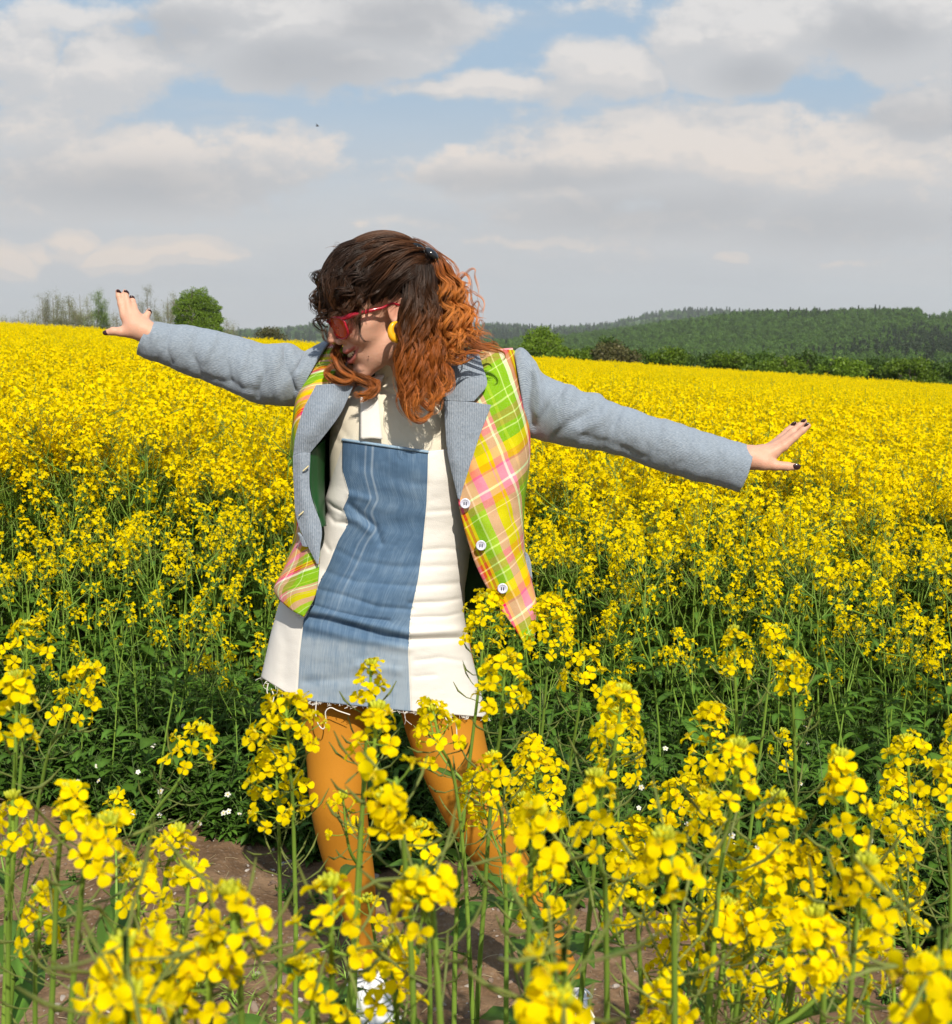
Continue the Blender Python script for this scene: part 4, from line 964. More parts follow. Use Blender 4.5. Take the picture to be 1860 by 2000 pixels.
# hands, in metres
def pxc(lst, Y0): return [(*W(a, b, Y0 + c / 1000.0), r / 1000.0) for a, b, c, r in lst]
def hand_mesh(Y0, palm, fingers, step=.0016):
    palm = [pxc(c_, Y0) for c_ in palm]; fingers = [pxc(c_, Y0) for c_ in fingers]
    allp = np.array([p for c_ in palm + fingers for p in c_])
    def f(P):
        d = None
        for c_ in palm:
            for a, b in zip(c_[:-1], c_[1:]):
                e = sd_cone(P, a[:3], b[:3], a[3], b[3]); d = e if d is None else smin(d, e, .010)
        for c_ in fingers:
            e = None
            for i, (a, b) in enumerate(zip(c_[:-1], c_[1:])):
                q = sd_cone(P, a[:3], b[:3], a[3], b[3]); e = q if e is None else smin(e, q, .0012)
            for p in c_[1:-1]: e = smin(e, np.linalg.norm(P - np.array(p[:3]), axis=-1) - p[3] * 1.06, .002)
            d = smin(d, e, .0045)
        return d
    return surface_nets(f, allp[:, :3].min(0) - .03, allp[:, :3].max(0) + .03, step)
LY, RY = 2.555, 2.50
LF = dict(index=[(242, 614, 0, 8.4), (236.5, 594, 5, 6.9), (232.5, 579, 9, 6.2), (230.5, 569, 12, 5.2)],
          middle=[(253, 609, 0, 8.4), (249, 591, 8, 7.0), (246, 578, 14, 6.3), (244.5, 569.5, 18, 5.2)],
          ring=[(265, 612, 3, 8.2), (262, 598, 14, 6.8), (259.5, 588, 24, 6.1), (257.5, 581, 30, 5.1)],
          pinky=[(280, 630, 4, 8.6), (287, 617, 12, 6.4), (290, 611, 17, 5.8), (291, 606.5, 20, 4.8)],
          thumb=[(252, 647, -6, 12), (237, 648, -10, 9.8), (221, 647, -12, 8.4), (208.5, 649.5, -13, 6.2)])
RF = dict(index=[(1508, 884, -8, 13), (1531, 871, -8, 10), (1552, 854, -8, 7.6), (1568, 841, -8, 6.8), (1579.5, 831, -8, 5.2)],
          middle=[(1506, 878, 2, 12), (1530, 861, 4, 8.8), (1548, 843, 7, 7.2), (1561, 832, 9, 6.6), (1572, 823, 10, 5.2)],
          ring=[(1503, 876, 14, 11), (1524, 857, 18, 8.2), (1538, 842, 22, 6.8), (1548, 833, 25, 6.2), (1554, 828.5, 27, 5.0)],
          pinky=[(1500, 876, 26, 10), (1518, 863, 32, 7.4), (1530, 852, 37, 6.2), (1537, 845, 40, 5.2)],
          thumb=[(1490, 903, -16, 15), (1514, 909, -18, 10.2), (1538, 911, -18, 8.8), (1558, 912, -18, 6.6)])
lpalm = [[(300, 655, 0, 23), (281, 645, 0, 22), (262, 634, 0, 19)], [(262, 634, 0, 17), (246, 620, 0, 11)], [(262, 634, 0, 17), (256, 616, 2, 11)], [(264, 634, 2, 17), (267, 618, 5, 11)],
         [(268, 638, 3, 18), (280, 632, 5, 11)], [(275, 645, -4, 18), (252, 647, -6, 13)]]
rpalm = [[(1430, 893, 0, 23), (1462, 893, 0, 22.5), (1490, 890, 0, 20)], [(1490, 890, -4, 18), (1510, 884, -6, 14)], [(1490, 886, 6, 17), (1508, 879, 8, 13)], [(1488, 886, 16, 15), (1505, 878, 22, 12)], [(1468, 895, -6, 22), (1492, 903, -14, 17)]]
for Y0, pl, fg in ((LY, lpalm, LF), (RY, rpalm, RF)):
    v, q = hand_mesh(Y0, pl, list(fg.values())); BG.add(v, q)
# hidden body under the clothes: arms, torso, legs, all joined by a voxel remesh
def ptube(g, pts, rs_, k=18, n=30):
    P = np.array([W(a, b, y) for a, b, y in pts]); Pr = cr(np.concatenate([P, np.array(rs_)[:, None] / 1000], 1), n); tube(g, Pr[:, :3], Pr[:, 3], k, cap=True)
ptube(BG, [(300, 655, LY), (440, 705, 2.58), (600, 735, 2.61), (690, 760, 2.62)], [22, 34, 42, 50])
ptube(BG, [(1430, 893, RY), (1300, 868, 2.54), (1110, 815, 2.59), (920, 770, 2.62)], [22, 33, 42, 50])
LLEG = [(665, 1250, 2.62, 84), (655, 1330, 2.61, 80), (656, 1400, 2.60, 74), (660, 1480, 2.58, 68), (661, 1560, 2.56, 62), (672, 1640, 2.58, 57), (690, 1720, 2.60, 49), (703, 1790, 2.61, 36), (710, 1850, 2.61, 25), (713, 1888, 2.605, 23)]
RLEG = [(840, 1250, 2.62, 86), (852, 1330, 2.61, 88), (866, 1410, 2.60, 84), (893, 1500, 2.57, 74), (929, 1590, 2.55, 64), (983, 1680, 2.57, 55), (1038, 1765, 2.58, 45), (1086, 1848, 2.57, 28), (1114, 1908, 2.555, 24)]
for leg in (LLEG, RLEG):
    ptube(BG, [p[:3] for p in leg], [p[3] - 6 for p in leg])
def ring_body(g, rows, k=40, off=0.0, m=0, uv=False):
    """rows: (py, cx, half width px, depth half m, Yc)"""
    R = cr(np.array(rows, float) , 36); th_ = np.arange(k) / k * 2 * np.pi; P = []
    for py, cx, hw, dp, Yc in R:
        C = W(cx, py, Yc); w_ = hw / FPX * Yc + off; P.append(np.stack([C[0] + np.cos(th_) * w_, C[1] + np.sin(th_) * (dp + off), np.full(k, C[2])], -1))
    g.grid(np.array(P), m=m, closed=True)
    for e in (P[0], P[-1]):
        g.add(np.concatenate([e, e.mean(0)[None]]), T=[(j, (j + 1) % k, k) for j in range(k)])
ring_body(BG, [(735, 790, 40, .045, 2.60), (770, 788, 120, .07, 2.61), (850, 788, 125, .09, 2.61), (1000, 780, 118, .085, 2.61), (1100, 772, 122, .085, 2.61), (1200, 750, 160, .10, 2.62), (1290, 745, 168, .105, 2.62)])
ptube(BG, [(800, 660, 2.535), (795, 720, 2.58), (788, 800, 2.61)], [38, 38, 56], n=12)
tmp = BG.mesh('tmp', []); to = bpy.data.objects.new('tmp', tmp); COL.objects.link(to)
md = to.modifiers.new('r', 'REMESH'); md.mode = 'VOXEL'; md.voxel_size = .0021; md.adaptivity = 0; md.use_smooth_shade = True
dg = bpy.context.evaluated_depsgraph_get(); ev = to.evaluated_get(dg); bm_ = bpy.data.meshes.new_from_object(ev)
bpy.data.objects.remove(to)
nv = len(bm_.vertices); bv = np.empty(nv * 3, np.float32); bm_.vertices.foreach_get('co', bv); bv = bv.reshape(-1, 3).astype(float)
ed = np.empty(len(bm_.edges) * 2, np.int32); bm_.edges.foreach_get('vertices', ed); ed = ed.reshape(-1, 2)
for _ in range(2):
    S = np.zeros_like(bv); n_ = np.zeros(nv)
    for k in range(3):
        S[:, k] = np.bincount(ed[:, 0], bv[ed[:, 1], k], nv) + np.bincount(ed[:, 1], bv[ed[:, 0], k], nv)
    n_ = np.bincount(ed.ravel(), minlength=nv); bv += (S / np.maximum(n_, 1)[:, None] - bv) * .5
bm_.vertices.foreach_set('co', bv.astype(np.float32).ravel())
# skin colour: base, cheeks, lips, shade painted into the nostrils, mole - in head coordinates
hc = hd_inv(bv); hm = hc.copy(); hm[:, 1] = np.abs(hc[:, 1])
near = np.linalg.norm(hc - np.array([50, 0, -20]), axis=1) < 130
colv = np.tile(np.array([0.60, 0.335, 0.235]), (nv, 1))
def blend(mask, c): 
    global colv
    colv = colv * (1 - mask[:, None]) + np.array(c) * mask[:, None]
sm = lambda d, a, b: np.clip((b - d) / (b - a), 0, 1) * near
blend(sm(np.linalg.norm((hm - [70, 38, -28]) / [1, 1, 1], axis=1), 5, 30) * .45, (0.66, 0.27, 0.20))
blend(sm(np.linalg.norm(hm - [108, 0, -28], axis=1), 4, 20) * .4, (0.62, 0.25, 0.19))
blend(sm(np.linalg.norm(hm - [-4, 76, 4], axis=1), 12, 30) * .5, (0.62, 0.24, 0.16))
lips = np.minimum(chain(hm, LIPU), chain(hm, LIPL)); blend(sm(lips, .4, 1.8) * .85, (0.50, 0.10, 0.09))
blend(sm(chain(hm, [(92, 0, -64.5, 7.0), (87, 12, -63, 6.6), (79, 24, -57, 4.6), (71, 33, -47, 1.5)]), -.5, .8) * 1.0, (0.10, 0.012, 0.012))
blend(sm(np.linalg.norm(hm - [101, 7, -36], axis=1), 2, 4), (0.15, 0.05, 0.03))
blend(sm(np.linalg.norm(hc - [62, 44, -74], axis=1), 5.5, 8) * 0, (0.12, 0.05, 0.03))
ca = bm_.color_attributes.new('tint', 'FLOAT_COLOR', 'POINT'); ca.data.foreach_set('color', np.concatenate([colv, np.ones((nv, 1))], 1).astype(np.float32).ravel())
M_skin, t, b = mat('skin', rough=0.52, spec=0.35); b.inputs['Subsurface Weight'].default_value = 0.12; b.inputs['Subsurface Scale'].default_value = .006
b.inputs['Subsurface Radius'].default_value = (1, .35, .2)
oc = t.new('ShaderNodeTexCoord').outputs['Object']
t.put(b.inputs['Base Color'], t.mix(t.rng(t.noise(oc, 60, 4, .7), .4, .62, 0, .22), t.attr('tint'), (0.68, 0.31, 0.22)))
t.put(b.inputs['Normal'], t.bump(t.math('ADD', t.noise(oc, 420, 3, .6), t.math('MULTIPLY', t.noise(oc, 90, 3), 1.5)), .25, .0022))
bm_.materials.clear(); bm_.materials.append(M_skin)
bm_.polygons.foreach_set('use_smooth', np.ones(len(bm_.polygons), bool)); bm_.update()
WOMAN = empty('person', W(790, 1990, 2.58)); WOMAN.location.z = 0
tag(WOMAN, 'laughing woman with copper hair and spread arms in patchwork denim dress and plaid blazer', 'person')
WL = Matrix.Translation(-WOMAN.location)
def child(o, name=None):
    """parents a mesh modelled in world space to the woman (keeps it in place)"""
    if o.name not in COL.objects: COL.objects.link(o)
    o.parent = WOMAN; o.matrix_parent_inverse = WL; return o
def sub(o, par): o.parent = par; return o
body = child(bpy.data.objects.new('body', bm_))
# mole, teeth, nails, eyes
def blob(name, P, rx, m_, parent, R=None, k=10, sub_=True):
    g = Geo(); a = np.linspace(0, math.pi, k)[:, None]; b_ = np.arange(k * 2)[None] / (k * 2) * 2 * np.pi
    Q = np.stack([np.sin(a) * np.cos(b_), np.sin(a) * np.sin(b_), np.cos(a) + 0 * b_], -1) * np.asarray(rx)
    if R is not None: Q = Q @ R.T
    g.grid(Q + np.asarray(P), closed=True); return g.obj(name, [m_], parent)
M_teeth = mat('teeth', (0.78, 0.70, 0.55), 0.25, 0.5)[0]
g = Geo()
for i in range(-4, 5):
    a = i / 4.0; y = 30 * math.sin(a * .92) ; x = 91 - 18 * (1 - math.cos(a * 1.05)) * 1.25; wd = 3.8 if abs(i) < 3 else 3.2
    zt = -53.5 + abs(a) ** 2 * 6; zb = -66 + abs(a) ** 2 * 12; dirv = np.array([-math.sin(a * 1.0), math.cos(a * .9), 0]); nrm = np.array([math.cos(a), math.sin(a), 0])
    rows = []
    for z_, bl, wf in ((zt, .2, .8), ((zt + zb) / 2, 1.4, 1), (zb, .6, .9), (zb - .2, -1.8, .8)):
        rows.append([np.array([x, y, z_]) + dirv * s * wd * wf + nrm * (bl - 1.1 * s * s) for s in np.linspace(-1, 1, 5)])
    g.grid(hd(np.array(rows)))
g.obj('teeth', [M_teeth], body)
M_nail = mat('nail_polish', (0.035, 0.012, 0.014), 0.15, 0.6)[0]
def nail(px, py, Y, ang, L, w_, tx=0.0):
    P = W(px, py, Y); ca_, sa_ = math.cos(ang), math.sin(ang)
    R = np.array([[ca_, 0, -sa_], [0, 1, 0], [sa_, 0, ca_]]) @ np.array([[math.cos(tx), -math.sin(tx), 0], [math.sin(tx), math.cos(tx), 0], [0, 0, 1]]).T
    blob('fingernail', P, (L, .0022, w_), M_nail, body, R)
nail(206.5, 650, LY - .017, rad(180), .0062, .0052); nail(232.5, 570.5, LY + .008, rad(120), .0068, .0042, .5); nail(247.5, 571.5, LY + .014, rad(122), .007, .0045, .5)
nail(258.8, 582.5, LY + .024, rad(118), .007, .005, .3); nail(292.5, 608.5, LY + .016, rad(115), .006, .0042, .5)
nail(1556.5, 911, RY - .0245, rad(-3), .0085, .0058); nail(1576, 829, RY - .012, rad(38), .0065, .003); nail(1569, 822.5, RY + .006, rad(38), .0068, .0036, .2); nail(1550, 828.5, RY + .020, rad(45), .0068, .0045, .2)
M_eye = mat('eye', (0.75, 0.72, 0.68), 0.1, 0.5)[0]; M_iris = mat('iris', (0.06, 0.035, 0.02), 0.1, 0.5)[0]
for s in (1, -1):
    e = blob('eye', hd((77.5, 31 * s, 7)), (.0125,) * 3, M_eye, body); blob('iris', hd((88, 31 * s, 6)), (.0035, .0035, .005), M_iris, e)
blob('mole', hd((64, 45, -68)), (.0012,) * 3, mat('mole', (0.12, 0.05, 0.03), .6)[0], body)
# ------------------------------------------------------------------ cloth materials
def uvn(t): return t.new('ShaderNodeUVMap', uv_map='uv').outputs[0]
def stripes(t, x, period, stops, off=0.0):
    f = t.math('FRACT', t.math('ADD', t.math('DIVIDE', x, period), off)); return t.ramp(f, stops, 'CONSTANT')
PALE, BRN, ORG = (0.58, 0.68, 0.28), (0.30, 0.16, 0.05), (0.82, 0.27, 0.06)
GREEN, LIME, PINK, YEL, RED, WHT, MAG = (0.19, 0.36, 0.03), (0.36, 0.48, 0.06), (0.80, 0.28, 0.36), (0.78, 0.52, 0.03), (0.62, 0.02, 0.04), (0.84, 0.84, 0.66), (0.68, 0.08, 0.24)
def plaid(name, ang1, ang2, p1, p2, o1=0.0, o2=0.0):
    m, t, b = mat(name, rough=0.85, spec=0.15)
    uv = uvn(t); ux, uy, _ = t.sep(t.vmath('ADD', uv, t.vmath('SCALE', t.noise(uv, 9, 2, out=1), 0.006)))
    def ax(a): return t.math('ADD', t.math('MULTIPLY', ux, math.cos(a)), t.math('MULTIPLY', uy, math.sin(a)))
    s1 = stripes(t, ax(ang1), p1, [(0, GREEN), (.12, PALE), (.13, GREEN), (.20, WHT), (.25, MAG), (.29, RED), (.315, YEL), (.335, RED), (.36, YEL), (.39, GREEN), (.46, PALE), (.475, LIME), (.54, PINK), (.60, PINK), (.64, YEL), (.74, PINK), (.75, YEL), (.78, PINK), (.86, WHT), (.885, PINK), (.92, GREEN), (.97, LIME)], o1)
    s2 = stripes(t, ax(ang2), p2, [(0, GREEN), (.09, PALE), (.10, GREEN), (.15, PALE), (.165, GREEN), (.23, BRN), (.28, PALE), (.29, BRN), (.34, GREEN), (.37, PALE), (.38, GREEN), (.46, YEL), (.54, ORG), (.60, MAG), (.62, PINK), (.73, WHT), (.75, PINK), (.80, BRN), (.86, GREEN), (.90, PALE), (.91, GREEN)], o2)
    wv = t.new('ShaderNodeTexWave', wave_type='BANDS'); t.put(wv.inputs['Vector'], t.comb(t.math('ADD', ax(ang1), ax(ang2)), 0, 0)); wv.inputs['Scale'].default_value = 260
    c = t.mix(t.rng(wv.outputs['Fac'], .3, .7, .36, .64), s1, s2)
    c = t.mix(t.rng(t.noise(uv, 300, 2), .3, .7, 0, .06), c, (0.9, 0.88, 0.7))
    hs = t.new('ShaderNodeHueSaturation'); hs.inputs['Saturation'].default_value = 1.12; t.put(hs.inputs['Color'], c); c = hs.outputs[0]
    t.put(b.inputs['Base Color'], c)
    t.put(b.inputs['Normal'], t.bump(t.math('ADD', t.noise(uv, 900, 2), t.math('MULTIPLY', t.noise(uv, 14, 3), 3)), .35, .002))
    return m
M_plaidR = plaid('plaid_cloth', rad(-24), rad(60), .235, .25, .84, .62)
M_plaidL = plaid('plaid_cloth_steep', rad(-142), rad(-40), .15, .14, .15, .6)
def ribbed(name, c1, c2, ribs=330, axis=1, bumpd=.0022):
    m, t, b = mat(name, rough=0.85, spec=0.15)
    b.inputs['Sheen Weight'].default_value = .25
    uv = uvn(t); q = t.sep(uv); x = q[axis]; o_ = q[1 - axis]
    wv = t.new('ShaderNodeTexWave', wave_type='BANDS', wave_profile='SIN'); t.put(wv.inputs['Vector'], t.comb(x, t.math('MULTIPLY', o_, .02), 0)); wv.inputs['Scale'].default_value = ribs
    wv.inputs['Distortion'].default_value = 1.2; wv.inputs['Detail Scale'].default_value = 2
    nz = t.noise(t.comb(t.math('MULTIPLY', x, 1.0), t.math('MULTIPLY', o_, .35), 0), 420, 3, .7)
    f = t.math('ADD', t.math('MULTIPLY', wv.outputs['Fac'], .36), t.math('MULTIPLY', t.rng(nz, .3, .7), .62))
    c = t.mix(f, c1, c2); c = t.mix(t.rng(t.noise(uv, 7, 3), .35, .65, 0, .25), c, (0.27, 0.33, 0.42))
    t.put(b.inputs['Base Color'], c)
    h_ = t.math('ADD', f, t.math('MULTIPLY', t.noise(uv, 22, 3, .55), 3.0))
    t.put(b.inputs['Normal'], t.bump(h_, .55, bumpd)); return m
M_rib = ribbed('blue_ribbed_cloth', (0.13, 0.165, 0.215), (0.36, 0.405, 0.465), 112, 1)
M_rib2 = ribbed('blue_ribbed_facing', (0.12, 0.155, 0.205), (0.36, 0.395, 0.455), 88, 0)
M_lin = mat('green_lining', (0.006, 0.055, 0.010), 0.45, 0.4)[0]
def denim():
    m, t, b = mat('denim', rough=0.8, spec=0.15); uv = uvn(t); ux, uy, _ = t.sep(uv)
    st = t.noise(t.comb(t.math('MULTIPLY', ux, 60), t.math('MULTIPLY', uy, 2.2), 0), 1.0, 5, .65)
    st2 = t.noise(t.comb(t.math('MULTIPLY', ux, 420), t.math('MULTIPLY', uy, 30), 0), 1.0, 3, .7)
    cl = t.noise(t.comb(t.math('MULTIPLY', ux, 7), t.math('MULTIPLY', uy, 9), 0), 1.0, 4, .6)
    f = t.math('ADD', t.math('MULTIPLY', st, .40), t.math('ADD', t.math('MULTIPLY', st2, .35), t.math('MULTIPLY', cl, .55)))
    fade = t.rng(uy, .385, .41, 0, .33, True)         # unpicked, washed-out hem band below the fold
    f = t.math('ADD', f, fade)
    c = t.ramp(f, [(.38, (0.035, 0.072, 0.135)), (.62, (0.075, 0.135, 0.225)), (.84, (0.17, 0.245, 0.34)), (1, (0.30, 0.36, 0.43))])
    # two pale worn lines where the old seam was
    w1 = t.math('MULTIPLY', t.rng(t.math('ABSOLUTE', t.math('SUBTRACT', ux, t.math('ADD', .062, t.math('MULTIPLY', uy, -.03)))), .0, .0035, .35, 0), t.rng(uy, .05, .38, 1, .2))
    w2 = t.math('MULTIPLY', t.rng(t.math('ABSOLUTE', t.math('SUBTRACT', ux, t.math('ADD', .048, t.math('MULTIPLY', uy, -.03)))), .0, .003, .25, 0), t.rng(uy, .05, .38, 1, .2))
    c = t.mix(t.math('ADD', w1, w2), c, (0.55, 0.62, 0.70))
    tw = t.new('ShaderNodeTexWave', wave_type='BANDS', bands_direction='DIAGONAL'); t.put(tw.inputs['Vector'], t.comb(ux, uy, 0)); tw.inputs['Scale'].default_value = 160
    t.put(b.inputs['Base Color'], c); t.put(b.inputs['Normal'], t.bump(t.math('ADD', t.math('MULTIPLY', tw.outputs['Fac'], .4), t.math('ADD', st2, t.math('MULTIPLY', cl, 3))), .5, .0015)); return m
M_denim = denim()
def plaincloth(name, c1, c2, sc_=500, bd=.0012, big=3.0, rough=.85):
    m, t, b = mat(name, rough=rough, spec=.2); oc_ = t.new('ShaderNodeTexCoord').outputs['Object']
    t.put(b.inputs['Base Color'], t.mix(t.noise(oc_, sc_, 2), c1, c2)); t.put(b.inputs['Normal'], t.bump(t.math('ADD', t.noise(oc_, sc_, 2), t.math('MULTIPLY', t.noise(oc_, 18, 3), big)), .4, bd)); return m
M_white = plaincloth('white_denim', (0.70, 0.665, 0.625), (0.75, 0.72, 0.685))
M_cream = plaincloth('cream_jersey', (0.69, 0.62, 0.50), (0.75, 0.69, 0.57), 700)
M_tights = plaincloth('mustard_tights', (0.40, 0.155, 0.010), (0.49, 0.20, 0.015), 900, .0006, 0.5, .75)
M_thread = mat('white_thread', (0.78, 0.74, 0.68), .9, .1)[0]

def pdist(px, py, poly):
    d = np.full(px.shape, 1e9)
    poly = np.asarray(poly, float)
    for (ax_, ay_), (bx_, by_) in zip(poly[:-1], poly[1:]):
        vx, vy = bx_ - ax_, by_ - ay_; h = np.clip(((px - ax_) * vx + (py - ay_) * vy) / (vx * vx + vy * vy + 1e-9), 0, 1)
        d = np.minimum(d, np.hypot(px - ax_ - h * vx, py - ay_ - h * vy) * (1 + .0 * h) + 0)
    return d
def creases(px, py, lst):
    """metres of outward displacement"""
    z = np.zeros(px.shape)
    for poly, w_, amp in lst:
        d = pdist(px, py, poly); z += amp / 1000 * np.exp(-(d / w_) ** 2)
    return z
def fnoise(px, py, s1, s2, seed=0, amp=.002):
    f = np.vectorize(lambda a, b: mnoise.fractal(Vector((a / s1, b / s2, seed)), 1.0, 2.0, 3)); return f(px, py) * amp
def rail(pts, n): return cr(np.array(pts, float), n)
def panel(rails, nt, ns, disp=None, noise_=None):
    """rails of (px,py,Y) -> world grid (nt,ns,3), pixel grids"""
    Rl = np.stack([rail(r, nt) for r in rails], 1)
    Gd = np.stack([cr(Rl[i], ns) for i in range(nt)])
    px, py, Y = Gd[..., 0], Gd[..., 1], Gd[..., 2]
    Y = Y.copy()
    if disp: Y -= creases(px, py, disp)
    if noise_: Y -= fnoise(px, py, *noise_)
    return W(px, py, Y), px, py
def arcuv(P, px, py):
    d = np.linalg.norm(np.diff(P, axis=1), axis=2); u = np.concatenate([np.zeros((P.shape[0], 1)), np.cumsum(d, 1)], 1)
    v = np.concatenate([np.zeros((1, P.shape[1])), np.cumsum(np.linalg.norm(np.diff(P, axis=0), axis=2), 0)], 0); return np.stack([u, v], -1)
def thick(o, t_, off=0):
    m = o.modifiers.new('thickness', 'SOLIDIFY'); m.thickness = t_; m.offset = off; return o

# ------------------------------------------------------------------ tights
def legfn(legs):
    L_ = []
    for leg in legs:
        q = np.array([(*W(a, b_, y), r / 1000) for a, b_, y, r in leg]); L_.append(cr(q, 42))
    def f(P):
        d = None
        for q in L_:
            e = None
            for a, b_ in zip(q[:-1], q[1:]):
                s = sd_cone(P, a[:3], b_[:3], a[3], b_[3]); e = s if e is None else np.minimum(e, s)
            d = e if d is None else smin(d, e, .03)
        return d
    return f, np.concatenate(L_)
fn, allq = legfn((LLEG, RLEG))
tv, tq = surface_nets(fn, allq[:, :3].min(0) - .1, allq[:, :3].max(0) + .1, .0052)
tv = smooth_verts(tv, tq, 6)
g = Geo(); g.add(tv, tq); child(g.obj('tights', [M_tights]))

# ------------------------------------------------------------------ turtleneck
k = 96; rows = [(1010, 782, 136, .100, 2.605), (930, 786, 141, .108, 2.605), (870, 788, 143, .112, 2.605), (820, 790, 140, .108, 2.605), (785, 790, 128, .100, 2.61), (766, 789, 104, .085, 2.61), (755, 788, 76, .072, 2.60), (748, 788, 60, .062, 2.595),
                (742, 787, 54, .058, 2.592), (730, 786, 51, .055, 2.585), (714, 782, 51, .055, 2.572), (700, 781, 50, .054, 2.562), (684, 781, 48, .052, 2.555)]
R_ = cr(np.array(rows, float), 90); th_ = np.arange(k) / k * 2 * np.pi; P = []; 
for py, cx, hw, dp, Yc in R_:
    C = W(cx, py, Yc); w_ = hw / FPX * Yc; cosx = np.cos(th_); sn = np.sin(th_)
    pxs = cx + cosx * hw; front = sn < 0
    dz = creases(pxs, np.full(k, py) + (cosx * 8), [([(742, 758), (700, 800), (650, 850)], 5, -3.5), ([(745, 770), (715, 830), (706, 858)], 5, -3), ([(650, 800), (690, 850)], 4, -3), ([(640, 815), (668, 858)], 4, -3),
            ([(742, 752), (800, 778), (850, 780)], 5, -4), ([(742, 744), (790, 752), (840, 748)], 3, -3.5), ([(745, 728), (770, 735), (830, 728)], 2.5, -2), ([(760, 790), (800, 830), (860, 850)], 6, -3), ([(820, 800), (870, 840)], 6, -2.5), ([(748, 712), (775, 720)], 2.5, -2)]) * front
    y = C[1] + sn * dp * (1 + 0 * cosx) - dz
    P.append(np.stack([C[0] + cosx * w_, y, C[2] + cosx * (-.006)], -1))
g = Geo(); g.grid(np.array(P), closed=True); thick(child(g.obj('turtleneck', [M_cream])), .0025)

# ------------------------------------------------------------------ dress: white side panels, denim centre, one strap, frayed hem
Lc = [(655, 864), (650, 905), (644, 950), (636, 976), (639, 1002), (627, 1047), (608, 1096), (563, 1150), (545, 1182), (529, 1242), (511, 1323)]
pL = [(670, 857), (669, 917), (683, 966), (670, 992), (682, 1021), (662, 1054), (643, 1102), (623, 1141), (610, 1183), (594, 1209), (586, 1274), (581, 1366)]
pR = [(837, 881), (836, 930), (834, 982), (826, 1067), (818, 1128), (802, 1203), (798, 1274), (803, 1389)]
Rc = [(928, 872), (930, 930), (925, 1000), (917, 1080), (913, 1112), (907, 1148), (907, 1206), (919, 1274), (935, 1339), (951, 1401)]
def bycurve(c, t):
    c = np.array(c, float); y0, y1 = c[0, 1], c[-1, 1]; y = y0 + (y1 - y0) * t; return np.interp(y, c[:, 1], c[:, 0]), y
NT_ = 200; tt = np.linspace(0, 1, NT_)
def sm1(a, n=2):
    for _ in range(n): a[1:-1] = (a[:-2] + 2 * a[1:-1] + a[2:]) / 4
    return a
cv = []
for c in (Lc, pL, pR, Rc):
    x, y = bycurve(c, tt); cv.append((sm1(x.copy(), 5), y))
DCR = [([(588, 1203), (640, 1212), (700, 1228), (752, 1243), (800, 1250), (905, 1246)], 6, -10), ([(590, 1190), (650, 1198), (720, 1218), (800, 1236), (905, 1230)], 7, 7), ([(600, 1222), (700, 1248), (800, 1266)], 8, 4),
       ([(606, 1180), (660, 1196), (705, 1206), (760, 1212)], 4, -5), ([(618, 1150), (670, 1162), (740, 1185), (805, 1190)], 5, -3.5), ([(655, 1072), (700, 1096), (790, 1108), (905, 1104)], 7, -2.5), ([(640, 1118), (700, 1138), (820, 1146), (905, 1138)], 6, -3),
       ([(800, 1178), (860, 1176), (905, 1168)], 5, -4), ([(804, 1206), (870, 1204), (905, 1196)], 4, -3.5), ([(684, 985), (705, 1004), (735, 1030), (745, 1060)], 7, -6), ([(676, 1008), (700, 1018), (722, 1036)], 8, 6), ([(685, 966), (720, 975)], 7, 4),
       ([(636, 976), (652, 990), (668, 998)], 4, -6), ([(641, 1004), (655, 1020), (678, 1022)], 5, -5), ([(628, 1050), (645, 1075)], 5, -4), ([(700, 900), (760, 930), (830, 950)], 14, -2.5), ([(835, 1000), (880, 996), (925, 1000)], 6, -2), ([(700, 1300), (780, 1310)], 9, 3), ([(600, 1330), (690, 1322)], 9, -2.5),
       ([(812, 1290), (860, 1284), (905, 1292)], 5, -2.5), ([(810, 1322), (850, 1318)], 4, -2), ([(540, 1200), (560, 1260), (556, 1330)], 12, -3), ([(760, 870), (770, 900)], 10, 2), ([(826, 1075), (870, 1070), (912, 1076)], 5, -2)]
def dress_pt(x, y, back=False):
    """x,y arrays (rows t) -> world on the ellipse of that row"""
    Lx, Rx = cv[0][0][:, None], cv[3][0][:, None]; cx = (Lx + Rx) / 2; hw = (Rx - Lx) / 2
    dp = .76 * np.clip(hw * 1.06e-3, .09, .165) + .022 * np.exp(-((tt[:, None] - .06) / .16) ** 2) + .012 * np.exp(-((tt[:, None] - .72) / .2) ** 2)
    s = np.clip((x - cx) / hw, -1, 1); q = np.sqrt(np.maximum(1 - s * s, 0)); q = q ** .85
    Yc = 2.605 - .0 * tt[:, None]
    if back: return W(x, y, Yc + dp * q)
    Y = Yc - dp * q - creases(x, y, DCR) * np.clip(q * 2, 0, 1) - fnoise(x, y, 60, 26, 3, .0013) * q
    return W(x, y, Y)
def seg_cols(a, b_, n, mode):
    f = np.linspace(0, 1, n)
    if mode == 'L': f = 1 - np.cos(f * np.pi / 2) * 1.0; f = f / f[-1]
    if mode == 'R': f = np.sin(f * np.pi / 2)
    x = a[0][:, None] * (1 - f) + b_[0][:, None] * f; y = a[1][:, None] * (1 - f) + b_[1][:, None] * f; return x, y
xl, yl = seg_cols(cv[0], cv[1], 30, 'L'); xc, yc = seg_cols(cv[1], cv[2], 90, 'C'); xr, yr = seg_cols(cv[2], cv[3], 46, 'R')
fb = (1 - np.cos(np.linspace(0, np.pi, 50))) / 2; xb = cv[3][0][:, None] * (1 - fb) + cv[0][0][:, None] * fb; yb = cv[3][1][:, None] * (1 - fb) + cv[0][1][:, None] * fb
g = Geo()
